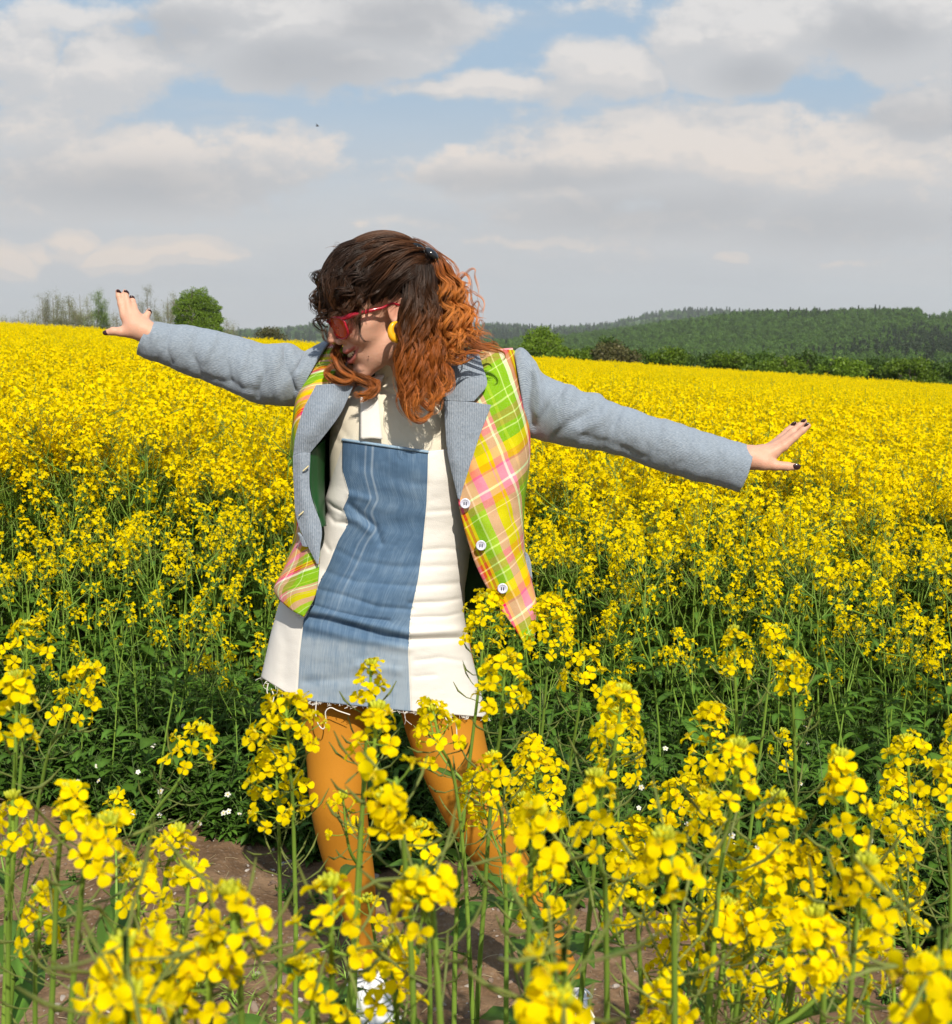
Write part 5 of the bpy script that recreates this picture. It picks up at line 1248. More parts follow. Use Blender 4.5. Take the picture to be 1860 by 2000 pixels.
Pw = np.concatenate([dress_pt(xr, yr), dress_pt(xb, yb, True)[:, 1:-1], dress_pt(xl, yl)], 1); g.grid(Pw, uv=arcuv(Pw, 0, 0))
dress = thick(child(g.obj('dress', [M_white])), .0025)
g = Geo(); Pd = dress_pt(xc, yc); Pd[..., 1] -= .0012; u_ = (xc - xc[:, :1]) * 1.04e-3; v_ = (yc - yc[:1]) * 1.04e-3; g.grid(Pd, uv=np.stack([u_, v_], -1)); dp_ = thick(g.obj('denim_panel', [M_denim], dress), .003)
# top binding of the denim, seam cords, strap
g = Geo(); P = np.array([Pd[1, j] + [0, -.003, .001] for j in range(0, 90)]); tube(g, P, .0034, 7, uv=None) if False else tube(g, P, .0032, 7); o_ = g.obj('binding', [plaincloth('denim_binding', (0.16, 0.27, 0.40), (0.34, 0.44, 0.54), 260, .002)], dp_)
g = Geo()
for col_ in (0, 89): tube(g, Pd[2:-1:2, col_] + [0, -.001, 0], .0011, 5)
g.obj('seam', [M_thread], dress)
Ps, px, py = panel([[(722, 738, 2.525), (706, 770, 2.503), (705, 800, 2.498), (705, 858, 2.487)], [(738, 734, 2.520), (725, 768, 2.498), (726, 800, 2.492), (727, 856, 2.482)], [(752, 732, 2.522), (738, 766, 2.500), (742, 800, 2.494), (747, 858, 2.486)]], 30, 10, None)
g = Geo(); g.grid(Ps); thick(g.obj('strap', [M_white], dress), .003)
g = Geo(); g2 = Geo(); rfz = np.random.RandomState(4)
hem = np.concatenate([Pw[-1, 76 + 48 - 30 + 0:][-30:], Pd[-1], Pw[-1, :46]])
for i in range(120):
    j = rfz.randint(len(hem)); p = hem[j] + [0, rfz.uniform(-.002, .002), 0]; L_ = rfz.uniform(.002, .008) if rfz.uniform() < .93 else rfz.uniform(.015, .035)
    q = [p, p + np.array([rfz.normal() * .004, rfz.normal() * .002, -L_ * .6]), p + np.array([rfz.normal() * .008, rfz.normal() * .003, -L_])]; tube(g, cr(q, 6), .0006, 3)
def thread(pts): tube(g, cr(np.array([W(a, b_, 2.485) for a, b_ in pts]), 26), .0013, 4)
thread([(618, 1370), (617, 1395), (622, 1415), (632, 1424), (637, 1408), (636, 1390), (646, 1382), (660, 1388), (684, 1396)])
thread([(524, 1335), (522, 1352), (531, 1368), (536, 1382)]); thread([(530, 1345), (535, 1360), (532, 1376)]); thread([(868, 1398), (875, 1412), (872, 1420)]); thread([(890, 1400), (892, 1425), (893, 1452)]); thread([(880, 1398), (884, 1408)])
g.obj('frayed_thread', [M_thread], dress)

# ------------------------------------------------------------------ blazer body: one cloth from right front round the back to the left front
A_ = [(900, 690, 2.560), (890, 780, 2.508), (892, 900, 2.488), (896, 982, 2.476), (919, 1073, 2.462), (941, 1128, 2.456), (970, 1177, 2.450), (1006, 1228, 2.446), (1032, 1272, 2.446)]
B_ = [(960, 686, 2.545), (958, 780, 2.494), (962, 900, 2.470), (962, 1000, 2.462), (982, 1080, 2.456), (1002, 1134, 2.456), (1018, 1184, 2.458), (1030, 1228, 2.458), (1036, 1266, 2.455)]
C_ = [(1002, 684, 2.580), (1012, 740, 2.555), (1029, 830, 2.540), (1031, 900, 2.525), (1021, 990, 2.515), (1023, 1070, 2.515), (1036, 1130, 2.515), (1047, 1178, 2.515), (1045, 1225, 2.508), (1041, 1256, 2.50)]
D_ = [(1000, 698, 2.640), (1003, 740, 2.655), (1010, 830, 2.68), (1008, 900, 2.69), (1000, 1000, 2.69), (1003, 1100, 2.70), (1008, 1200, 2.71)]
E_ = [(870, 704, 2.680), (875, 740, 2.72), (880, 850, 2.745), (880, 1000, 2.74), (880, 1190, 2.76)]
F_ = [(700, 704, 2.680), (690, 740, 2.72), (680, 850, 2.745), (680, 1000, 2.74), (670, 1180, 2.77)]
G_ = [(622, 702, 2.650), (600, 740, 2.67), (590, 850, 2.68), (590, 1000, 2.68), (575, 1090, 2.69), (562, 1170, 2.70)]
H_ = [(640, 672, 2.595), (598, 725, 2.585), (577, 790, 2.575), (571, 870, 2.565), (575, 940, 2.560), (579, 1000, 2.555), (580, 1050, 2.550), (560, 1104, 2.548), (537, 1147, 2.545), (541, 1164, 2.54)]
I_ = [(656, 674, 2.565), (620, 735, 2.530), (588, 800, 2.515), (580, 870, 2.508), (584, 940, 2.502), (592, 1000, 2.500), (600, 1055, 2.495), (592, 1110, 2.485), (575, 1160, 2.478), (568, 1190, 2.478)]
J_ = [(676, 680, 2.555), (640, 760, 2.520), (606, 830, 2.510), (590, 880, 2.506), (592, 940, 2.500), (602, 1000, 2.495), (623, 1058, 2.485), (624, 1100, 2.476), (617, 1160, 2.470), (594, 1205, 2.470)]
JD = [([(960, 800), (985, 900), (975, 1000)], 16, -5), ([(1000, 760), (1012, 860), (1005, 960)], 10, 5), ([(930, 1000), (975, 1080), (1010, 1160)], 14, 4), ([(1000, 1010), (1012, 1090), (1030, 1180)], 10, -5), ([(905, 880), (940, 940)], 12, 3)]
P, px, py = panel([A_, B_, C_, D_, E_, F_, G_, H_, I_, J_], 130, 170, JD, (70, 70, 5, .004))
g = Geo(); uv = np.stack([np.zeros_like(px), (py - 690) * 1.04e-3], -1); au = arcuv(P, px, py)[..., 0]; uv[..., 0] = au - au[:, :1] + (px[:, :1] - 890) * 1.04e-3
mi = np.where(np.arange(169) > 125, 1, 0)
i = np.arange(130 * 170).reshape(130, 170); Q = np.stack([i[:-1, :-1], i[:-1, 1:], i[1:, 1:], i[1:, :-1]], -1)
g.add(P.reshape(-1, 3), Q[:, :126].reshape(-1, 4), m=0, uv=uv.reshape(-1, 2)); n0 = g.n
g.Q.append(Q[:, 126:].reshape(-1, 4)); g.qm.append(np.full(Q[:, 126:].size // 4, 1))
# shoulder yokes closing the top between front and back
def yoke(fr, bk, lift, m):
    f_ = cr(np.array(fr, float), 16); b_ = cr(np.array(bk, float), 16); F3, B3 = W(*f_.T), W(*b_.T); s = np.linspace(0, 1, 12)[:, None, None]
    Y_ = F3[None] * (1 - s) + B3[None] * s; Y_[..., 2] += lift * np.sin(s[..., 0] * math.pi); g.grid(Y_, m=m, uv=np.stack([np.broadcast_to(f_[:, 0] * 1.04e-3, (12, 16)), np.broadcast_to(s[..., 0] * .12, (12, 16))], -1))
yoke([(870, 688, 2.575), (900, 690, 2.560), (960, 686, 2.545), (1002, 684, 2.580)], [(860, 704, 2.68), (900, 704, 2.68), (960, 702, 2.67), (1001, 698, 2.63)], .010, 0)
yoke([(640, 672, 2.595), (656, 674, 2.565), (676, 680, 2.555), (720, 690, 2.57)], [(622, 702, 2.65), (650, 702, 2.66), (680, 704, 2.68), (720, 704, 2.68)], .008, 1)
jacket = child(g.obj('blazer', [M_plaidR, M_plaidL])); thick(jacket, .003)
# lining: same cloth 5 mm further in
c0 = P.mean((0, 1)); inn = P.copy(); nrm_ = norm(np.cross(np.gradient(P, axis=1), np.gradient(P, axis=0))); sg = np.sign(((c0 - P) * nrm_).sum(-1).mean()); 
inn = P + nrm_ * sg * .0055
g = Geo(); g.grid(inn[2:-1, 1:-1]); g.obj('lining', [M_lin], jacket)
Pl, _, _ = panel([[(606, 884, 2.498), (608, 960, 2.492), (630, 1030, 2.480)], [(620, 870, 2.53), (622, 950, 2.525), (637, 1026, 2.50)], [(636, 856, 2.585), (634, 950, 2.57), (636, 1028, 2.54)]], 40, 12, [([(620, 880), (622, 1000)], 5, 5)])
g = Geo(); g.grid(Pl); thick(g.obj('lining', [M_lin], jacket), .002)
# lapels and collar
def flap(name, rails, mt, nt=60, ns=18, d=None, t_=.005, axis='x'):
    P, px, py = panel(rails, nt, ns, d, (50, 50, 2, .002)); g = Geo(); g.grid(P, uv=np.stack([px * 1.04e-3, py * 1.04e-3], -1)); o = g.obj(name, [mt], jacket); thick(o, t_)
    bv_ = o.modifiers.new('edge', 'BEVEL'); bv_.width = .0012; bv_.segments = 2; bv_.limit_method = 'ANGLE'; return o
flap('collar', [[(880, 672, 2.545), (868, 700, 2.515), (866, 730, 2.500), (870, 783, 2.488)], [(908, 680, 2.525), (905, 720, 2.490), (902, 760, 2.478), (900, 784, 2.476)], [(934, 688, 2.530), (943, 717, 2.500), (951, 752, 2.485), (926, 784, 2.478)]], M_rib2)
flap('lapel', [[(870, 784, 2.487), (871, 830, 2.478), (877, 890, 2.470), (896, 972, 2.468)], [(915, 785, 2.474), (905, 835, 2.466), (893, 895, 2.462), (897, 974, 2.467)], [(959, 791, 2.482), (937, 850, 2.470), (913, 925, 2.464), (898, 976, 2.468)]], M_rib2, d=[([(880, 790), (885, 900)], 10, 3)])
flap('lapel', [[(690, 754, 2.500), (668, 803, 2.492), (641, 841, 2.490), (606, 884, 2.492)], [(655, 750, 2.490), (626, 805, 2.482), (600, 850, 2.482), (590, 884, 2.488)], [(618, 752, 2.500), (594, 800, 2.500), (579, 850, 2.500), (574, 890, 2.502)]], M_rib2, d=[([(650, 790), (610, 850)], 14, 4)])
flap('facing', [[(606, 884, 2.492), (606, 960, 2.486), (628, 1028, 2.476), (626, 1066, 2.470), (623, 1100, 2.466)], [(590, 884, 2.488), (590, 960, 2.482), (604, 1020, 2.474), (616, 1068, 2.468), (622, 1101, 2.466)], [(574, 890, 2.502), (576, 950, 2.498), (581, 1012, 2.492), (602, 1064, 2.476), (621, 1102, 2.467)]], M_rib2)
# collar stand behind the neck, hidden by the hair
P, _, _ = panel([[(880, 672, 2.545), (860, 668, 2.62), (790, 662, 2.665), (710, 664, 2.62), (690, 690, 2.555)], [(880, 700, 2.55), (880, 705, 2.64), (790, 705, 2.70), (690, 705, 2.64), (672, 720, 2.54)]], 50, 8)
g = Geo(); g.grid(P, uv=arcuv(P, 0, 0)); thick(g.obj('collar', [M_rib2], jacket), .004)
P, _, _ = panel([[(650, 676, 2.548), (636, 700, 2.532), (622, 726, 2.520), (618, 752, 2.500)], [(700, 690, 2.535), (700, 710, 2.520), (700, 730, 2.508), (690, 754, 2.500)]], 24, 12)
# buttons
M_btn = mat('lilac_button', (0.62, 0.62, 0.74), .25, .5)[0]; M_dark = mat('dark_thread', (0.05, 0.05, 0.09), .8, .1)[0]
def button(px, py, Y, r=.0105):
    P = W(px, py, Y); g = Geo(); th2 = np.arange(24) / 24 * 2 * np.pi
    prof = [(0, .0015), (.6, .0012), (.72, .0022), (.95, .0026), (1.0, .001), (.97, -.002), (0, -.002)]
    R = np.array([[np.array([math.cos(a) * r * p_[0], -p_[1] * 1.4, math.sin(a) * r * p_[0]]) for a in th2] for p_ in prof]); g.grid(R + P, closed=True); o = g.obj('button', [M_btn], jacket)
    g = Geo()
    for dx in (-.0022, .0022): tube(g, [P + [dx, -.003, -.003], P + [dx, -.0042, 0], P + [dx, -.003, .003]], .0009, 4)
    g.obj('button_thread', [M_dark], jacket)
button(909, 983, 2.455); button(940, 1065, 2.446); button(982, 1149, 2.441)
g = Geo()
for (a, b_) in ((598, 915), (590, 1002)): tube(g, [W(a - 6, b_ + 5, 2.478), W(a, b_, 2.476), W(a + 5, b_ - 5, 2.478)], .0016, 4)
g.obj('buttonhole_stitch', [mat('cream_thread', (0.7, 0.6, 0.35), .9)[0]], jacket)
flap('pocket_flap', [[(583, 1040, 2.49), (592, 1066, 2.484)], [(590, 1046, 2.483), (600, 1068, 2.479)], [(598, 1052, 2.483), (607, 1066, 2.478)]], M_rib2, 8, 6)
flap('pocket_flap', [[(1026, 1078, 2.505), (1029, 1120, 2.505)], [(1031, 1085, 2.515), (1036, 1128, 2.515)], [(1035, 1098, 2.535), (1038, 1132, 2.535)]], M_rib2, 8, 6)
# sleeves
def sleeve(name, pairs, Yc0, Yc1, dmax, dsp, mt, seed):
    A = cr(np.array([(a[0], a[1], b_[0], b_[1]) for a, b_ in pairs], float), 150); k = 72; th2 = np.arange(k + 1) / k * 2 * np.pi; out = []
    n = len(A); f = np.linspace(0, 1, n); Yc = Yc0 + (Yc1 - Yc0) * f
    T3 = W(A[:, 0], A[:, 1], Yc); B3 = W(A[:, 2], A[:, 3], Yc); C3 = (T3 + B3) / 2; h3 = (T3 - B3) / 2; hl = np.linalg.norm(h3, axis=1)
    dl = np.minimum(hl * .88, dmax)
    pxm = ((A[:, 0] + A[:, 2]) / 2)[:, None] + ((A[:, 0] - A[:, 2]) / 2)[:, None] * np.cos(th2)[None]; pym = ((A[:, 1] + A[:, 3]) / 2)[:, None] + ((A[:, 1] - A[:, 3]) / 2)[:, None] * np.cos(th2)[None]
    z = creases(pxm, pym, dsp) + fnoise(pxm, pym, 34, 60, seed, .0038)
    cc, ss = np.cos(th2)[None, :, None], np.sin(th2)[None, :, None]; fr = np.array([0, -1.0, 0])
    rad_ = h3[:, None] * cc + fr * ss * dl[:, None, None]; P = C3[:, None] + rad_ + norm(rad_) * (z * np.clip(1.2 * np.sin(th2)[None] + .55, .25, 1))[..., None]
    P[:, -1] = P[:, 0]
    L = np.concatenate([[0], np.cumsum(np.linalg.norm(np.diff(C3, axis=0), axis=1))])
    uv = np.stack([np.broadcast_to(L[:, None], P.shape[:2]), np.broadcast_to(th2[None] * .052, P.shape[:2])], -1)
    g = Geo(); g.grid(P, uv=uv); o = g.obj(name, [mt, M_lin], jacket); s = thick(o, .004, -1 if name != 'x' else 1); return o
RS = [((1003, 686), (1030, 853)), ((1016, 678), (1042, 856)), ((1030, 686), (1056, 860)), ((1046, 707), (1074, 864)), ((1058, 727), (1086, 867)), ((1083, 741), (1105, 872)), ((1103, 748), (1125, 874)), ((1139, 764), (1150, 877)), ((1173, 769), (1178, 882)), ((1190, 783), (1195, 887)), ((1215, 792), (1220, 893)),
      ((1250, 803), (1250, 906)), ((1283, 815), (1282, 917)), ((1320, 824), (1313, 926)), ((1355, 836), (1350, 938)), ((1404, 851), (1390, 946)), ((1469, 872), (1440, 960))]
RD = [([(1034, 730), (1030, 790), (1040, 830)], 6, -8), ([(1046, 712), (1052, 760), (1046, 800)], 7, 6), ([(1100, 752), (1070, 790), (1045, 835)], 6, -6), ([(1120, 758), (1095, 800), (1070, 850)], 9, 5), ([(1180, 775), (1150, 800), (1110, 820), (1080, 850)], 7, -6), ([(1195, 790), (1165, 820), (1130, 838)], 8, 4), ([(1215, 795), (1190, 830), (1175, 870)], 6, -4),
      ([(1265, 812), (1255, 850), (1260, 890)], 8, -3.5), ([(1300, 822), (1285, 870)], 9, 3), ([(1345, 838), (1330, 900)], 7, -3), ([(1400, 855), (1385, 900)], 8, -2.5), ([(1135, 850), (1200, 865), (1260, 900)], 8, -3.5)]
sleeve('sleeve', RS, 2.60, 2.505, .062, RD, M_rib, 3)
LS = [((650, 664), (577, 791)), ((628, 672), (560, 790)), ((606, 684), (545, 789)), ((590, 688), (532, 788)), ((573, 677), (518, 787)), ((559, 673), (504, 785)), ((540, 675), (490, 780)), ((521, 676), (474, 771)), ((491, 668), (452, 761)), ((465, 660), (430, 751)), ((437, 654), (402, 741)),
      ((415, 648), (375, 732)), ((396, 644), (350, 722)), ((370, 640), (328, 711)), ((340, 636), (305, 703)), ((318, 633), (285, 697)), ((300, 630), (270, 690))]
LD = [([(600, 692), (580, 730), (576, 780)], 6, -7), ([(560, 680), (565, 710), (585, 760)], 5, -7), ([(572, 690), (590, 730)], 6, 4), ([(545, 685), (545, 730), (555, 780)], 7, 4), ([(520, 690), (525, 730), (510, 770)], 7, -5), ([(490, 680), (480, 720), (490, 760)], 8, 4), ([(455, 668), (450, 700), (460, 740)], 7, -4.5), ([(425, 660), (410, 700)], 8, 4), ([(395, 655), (385, 690), (395, 720)], 7, -4), ([(340, 645), (335, 680), (345, 705)], 7, -4),
      ([(310, 640), (312, 690)], 7, 3), ([(400, 730), (460, 745), (510, 760)], 7, -4)]
sleeve('sleeve', LS, 2.60, 2.565, .055, LD, M_rib, 9)

# ------------------------------------------------------------------ shoes
M_shoe = plaincloth('white_shoe', (0.72, 0.72, 0.72), (0.80, 0.80, 0.79), 90, .001, 1); M_sole = mat('rubber_sole', (0.70, 0.69, 0.66), .6)[0]; M_lace = mat('white_lace', (0.8, 0.8, 0.82), .8)[0]
def shoe(ankle, dirv, roll=0):
    ankle = np.asarray(ankle, float); d = norm(np.array([dirv[0], dirv[1], 0.0])); s = np.array([-d[1], d[0], 0]); z0 = HG(ankle[0], ankle[1]); up = np.array([0, 0, 1.0])
    heel = np.array([ankle[0], ankle[1], z0]) - d * .055
    f = lambda x, y, z: heel + d * x + s * y + up * z
    def sdf(P):
        a = sd_cone(P, f(.035, 0, .048), f(.10, 0, .050), .034, .036); a = smin(a, sd_cone(P, f(.10, 0, .045), f(.205, .004, .030), .036, .026), .02); a = smin(a, sd_cone(P, f(.045, 0, .06), f(.05, 0, .10), .036, .036), .02)
        a = smin(a, sd_cone(P, f(.19, -.012, .03), f(.19, .014, .03), .026, .026), .02)
        a = smax(a, (z0 + .016) - P[..., 2], .004); a = smax(a, P[..., 2] - (z0 + .095), .006)
        return smax(a, -sd_cone(P, f(.052, 0, .075), f(.05, 0, .13), .028, .031), .004)
    lo = np.minimum(f(-.02, -.06, 0), f(.26, .06, 0)) - .04; hi = np.maximum(f(-.02, -.06, .14), f(.26, .06, .14)) + .04; hi[2] = z0 + .13; lo[2] = z0 - .01
    v, q = surface_nets(sdf, lo, hi, .0042); g = Geo(); g.add(v, q); o = child(g.obj('shoe', [M_shoe]))
    g = Geo(); a = np.linspace(0, 2 * np.pi, 48, endpoint=False); xs = .118 + .133 * np.cos(a); ys = np.sin(a) * (.040 + .008 * np.cos(a)); rows = [[f(x * 1.0, y * w_, z) for x, y in zip(xs, ys)] for z, w_ in ((.0, .96), (.004, 1.03), (.022, 1.03), (.026, .97))]
    g.grid(np.array(rows), closed=True); g.add(np.vstack([rows[-1], [f(.118, 0, .026)]]), T=[(j, (j + 1) % 48, 48) for j in range(48)]); g.add(np.vstack([rows[0], [f(.118, 0, 0)]]), T=[((j + 1) % 48, j, 48) for j in range(48)]); g.obj('sole', [M_sole], o)
    g = Geo()
    for i in range(6):
        x = .085 + i * .017; z = .094 - i * .0068; tube(g, cr([f(x, -.024, z - .014), f(x + .003, -.010, z + .002), f(x + .006, .010, z + .002), f(x + .01, .024, z - .014)], 10), .0028, 5)
    for sgn in (-1, 1):
        tube(g, cr([f(.085, 0, .098), f(.075, .02 * sgn, .112), f(.09, .038 * sgn, .098), f(.095, .012 * sgn, .098)], 16), .0024, 5); tube(g, cr([f(.085, 0, .098), f(.11, .02 * sgn, .094), f(.125, .035 * sgn, .07)], 12), .0024, 5)
    g.obj('shoelaces', [M_lace], o)
shoe(W(714, 1893, 2.605), (.42, -.9)); shoe(W(1116, 1912, 2.555), (.16, -1))
# ------------------------------------------------------------------ hair
rh = np.random.RandomState(77)
M_hair, t, b = mat('hair', rough=0.45, spec=0.35); t.put(b.inputs['Base Color'], t.attr('tint')); 
DK = np.array([0.026, 0.013, 0.008]); BR = np.array([0.085, 0.032, 0.011]); CO = np.array([0.34, 0.095, 0.016]); OR = np.array([0.62, 0.21, 0.04])
YH = 2.505
def cap_sdf(P):
    d = sd_ell(P, (-10, 0, 45), (95, 78, 85)); d = smin(d, sd_ell(P, (40, 0, 50), (47, 61, 50)), 20)
    d = smax(d, (P[..., 0] * .80 - P[..., 2] * .60) - 22, 8)       # hairline over forehead and temple
    d = smax(d, -sd_ell(P, (10, 82, -6), (30, 30, 34)), 6)
    return smax(d, -P[..., 2] - 60, 10)
def skull(P):
    d = sd_ell(P, (-10, 0, 45), (96, 79, 86)); return smin(smin(d, sd_ell(P, (40, 0, 50), (48, 62, 51)), 20), sd_ell(P, (44, 0, -22), (49, 56, 59)), 20)
def push_out(S, gap):
    q = hd_inv(S); d = skull(q); e = 1.0
    gr = norm(np.stack([skull(q + np.eye(3)[i] * e) - d for i in range(3)], -1)); amt = np.maximum(gap - d, 0)
    return hd(q + gr * np.minimum(amt, 40)[..., None])
def lock(g, pts, r0, n, curl=3, freq=3.0, cols=(DK, DK), rmid=None, rend=None, w_=.00050, fly=.12, seg=34, taper=True, cpow=1.0, phase=None, gap=5.5, jit=0):
    """pts: (px, py, mm towards the camera from the head centre)"""
    pts = [(a_ + max(0, 665 - a_) * .22 * (b__ < 640) - max(0, a_ - 875) * .28 * (b__ < 650), b__ + max(0, (500 - b__) * .35) + max(0, 725 - a_) * .16 * (b__ < 545), c__) for a_, b__, c__ in pts]; n = int(n * 1.3); G_ = cr(np.array(pts, float), seg); P = W(G_[:, 0], G_[:, 1], YH - G_[:, 2] / 1000); T, a, b_ = frames(P); f = np.linspace(0, 1, seg)
    rmid = r0 if rmid is None else rmid; rend = r0 * .4 if rend is None else rend; R = np.interp(f, [0, .5, 1], [r0, rmid, rend]) / 1000
    ph0 = rh.uniform(0, 6.28) if phase is None else phase
    nc = max(1, n // 11); CL = [(rh.uniform(0, 6.28), math.sqrt(rh.uniform()), rh.normal(size=2) * fly, rh.uniform(-.6, .6), curl / 1000 * rh.uniform(.6, 1.4), freq * rh.uniform(.9, 1.1), ph0 + rh.normal() * .5, rh.uniform(.75, 1.3)) for _ in range(nc)]
    for i in range(n):
        ang, q, dr, da, cu_, fr, ph, csh = CL[i % nc]; L_ = rh.uniform(.82, 1.0) if taper else 1
        stray = rh.uniform() < .12; sg_ = .0016 * (3 if stray else 1); e1, e2_ = rh.normal(size=2) * sg_; fr = fr * (1 + rh.normal() * .015); ph = ph + rh.normal() * .12
        ca_ = cu_ * np.clip(f * 2.2, 0, 1) * rh.uniform(.85, 1.15); pinch = 1 - .45 * f
        ox_ = np.cos(ang + da * f) * q * R + ca_ * np.cos(fr * 6.283 * f + ph) + dr[0] * R * f * 2 + e1 * pinch; oy_ = np.sin(ang + da * f) * q * R + ca_ * np.sin(fr * 6.283 * f + ph) + dr[1] * R * f * 2 + e2_ * pinch
        S = P + a * ox_[:, None] + b_ * oy_[:, None]
        S = push_out(S, (rh.uniform(1.5, gap) * np.clip(f * 4 + .15, 0, 1))[:])
        S = S[rh.randint(0, jit + 1):max(8, int(seg * L_))]
        k = len(S); ff = (np.linspace(0, 1, k) * L_) ** cpow; sh = csh * rh.uniform(.75, 1.3)
        c = (cols[0] * (1 - ff[:, None]) + cols[1] * ff[:, None]) if len(cols) == 2 else np.stack([np.interp(ff, np.linspace(0, 1, len(cols)), [c_[z] for c_ in cols]) for z in range(3)], 1)
        tube(g, S, w_ * np.interp(np.linspace(0, 1, k), [0, .8, 1], [1, .9, .35]) * rh.uniform(.8, 1.25), 3, c=c * sh)
# under-layer: a thin dark cap hugging the skull so no skin shows through
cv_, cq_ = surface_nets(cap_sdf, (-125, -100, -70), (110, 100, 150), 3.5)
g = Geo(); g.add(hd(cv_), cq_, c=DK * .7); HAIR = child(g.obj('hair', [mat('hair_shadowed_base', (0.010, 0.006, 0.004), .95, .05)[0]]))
g = Geo()   # swept back over the crown to the clip
sw = dict(curl=2.2, freq=1.8, fly=.22, jit=7)
for pts, r, n, cc in [
    ([(662, 570, 10), (664, 515, 20), (705, 468, 25), (765, 458, 20), (826, 490, 0)], 12, 120, (DK, BR * .8)), ([(675, 575, 40), (680, 520, 55), (722, 482, 60), (775, 470, 50), (830, 494, 15)], 13, 150, (DK, BR)),
    ([(692, 580, 62), (708, 535, 76), (745, 500, 82), (790, 485, 65), (832, 498, 25)], 13, 150, (DK, BR)), ([(712, 588, 74), (730, 552, 88), (765, 518, 92), (800, 500, 72), (832, 502, 30)], 12, 140, (DK, BR)),
    ([(735, 590, 82), (752, 560, 95), (782, 532, 95), (812, 512, 75), (836, 506, 35)], 11, 130, (DK, BR * .8)), ([(757, 582, 86), (775, 560, 95), (800, 535, 92), (822, 515, 70), (838, 508, 38)], 9, 110, (DK, BR)),
    ([(655, 560, -20), (668, 490, -10), (720, 458, -10), (780, 458, -15), (824, 488, -20)], 12, 110, (DK, BR)), ([(655, 560, -45), (680, 490, -45), (735, 466, -50), (800, 475, -50), (835, 500, -40)], 14, 90, (DK, BR)),
    ([(770, 470, 20), (810, 478, 15), (838, 500, 5), (852, 530, 5)], 12, 70, (DK, BR)), ([(800, 500, 60), (835, 520, 50), (855, 560, 40), (858, 600, 40)], 14, 120, (DK, BR)), ([(790, 520, 80), (820, 550, 78), (838, 600, 70), (845, 650, 68)], 16, 160, (DK, BR, BR * 1.6))]:
    lock(g, pts, r, n, cols=cc, rmid=r, rend=r * .75, **sw)
lock(g, [(690, 480, 30), (720, 462, 30), (770, 452, 20), (800, 470, 10)], 8, 22, 2, 1.5, (BR, BR * 2), fly=.5, w_=.00044)
lock(g, [(660, 500, 20), (680, 470, 25), (730, 450, 20), (790, 462, 10)], 10, 18, 3, 1.5, (BR, BR * 2), fly=.6, w_=.00044)
for pts, r, n in [([(668, 560, 35), (690, 505, 58), (735, 472, 58), (785, 466, 40), (826, 490, 10)], 12, 130), ([(682, 578, 55), (700, 530, 78), (745, 490, 82), (795, 478, 60), (832, 496, 20)], 12, 130), ([(700, 590, 72), (722, 548, 90), (765, 510, 93), (805, 492, 68), (834, 500, 28)], 12, 130),
    ([(725, 592, 82), (745, 560, 96), (780, 526, 97), (812, 505, 75), (836, 504, 33)], 10, 110), ([(658, 555, 0), (668, 500, 25), (712, 462, 28), (770, 452, 22), (822, 484, 0)], 10, 90)]:
    lock(g, pts, r, n, 2.2, 1.8, (DK, BR, BR * 1.3), rmid=r * 1.1, rend=r * .8, fly=.35, w_=.00046, jit=9)
for k in range(26):
    x0 = rh.uniform(670, 810); lock(g, [(x0, 500, rh.uniform(-20, 40)), (x0 + rh.normal() * 15, 474 + rh.uniform(-8, 6), rh.uniform(-20, 30)), (x0 + rh.normal() * 16, 462 + rh.uniform(-14, 10), rh.uniform(-20, 30)), (x0 + rh.normal() * 26, 470 + rh.uniform(-16, 25), 0)], 4, 2, 2.5, 1.3, (BR, BR * 2.2), w_=.00035, fly=1.0)
g.obj('swept_hair', [M_hair], HAIR)
g = Geo()   # fringe blown over forehead and glasses
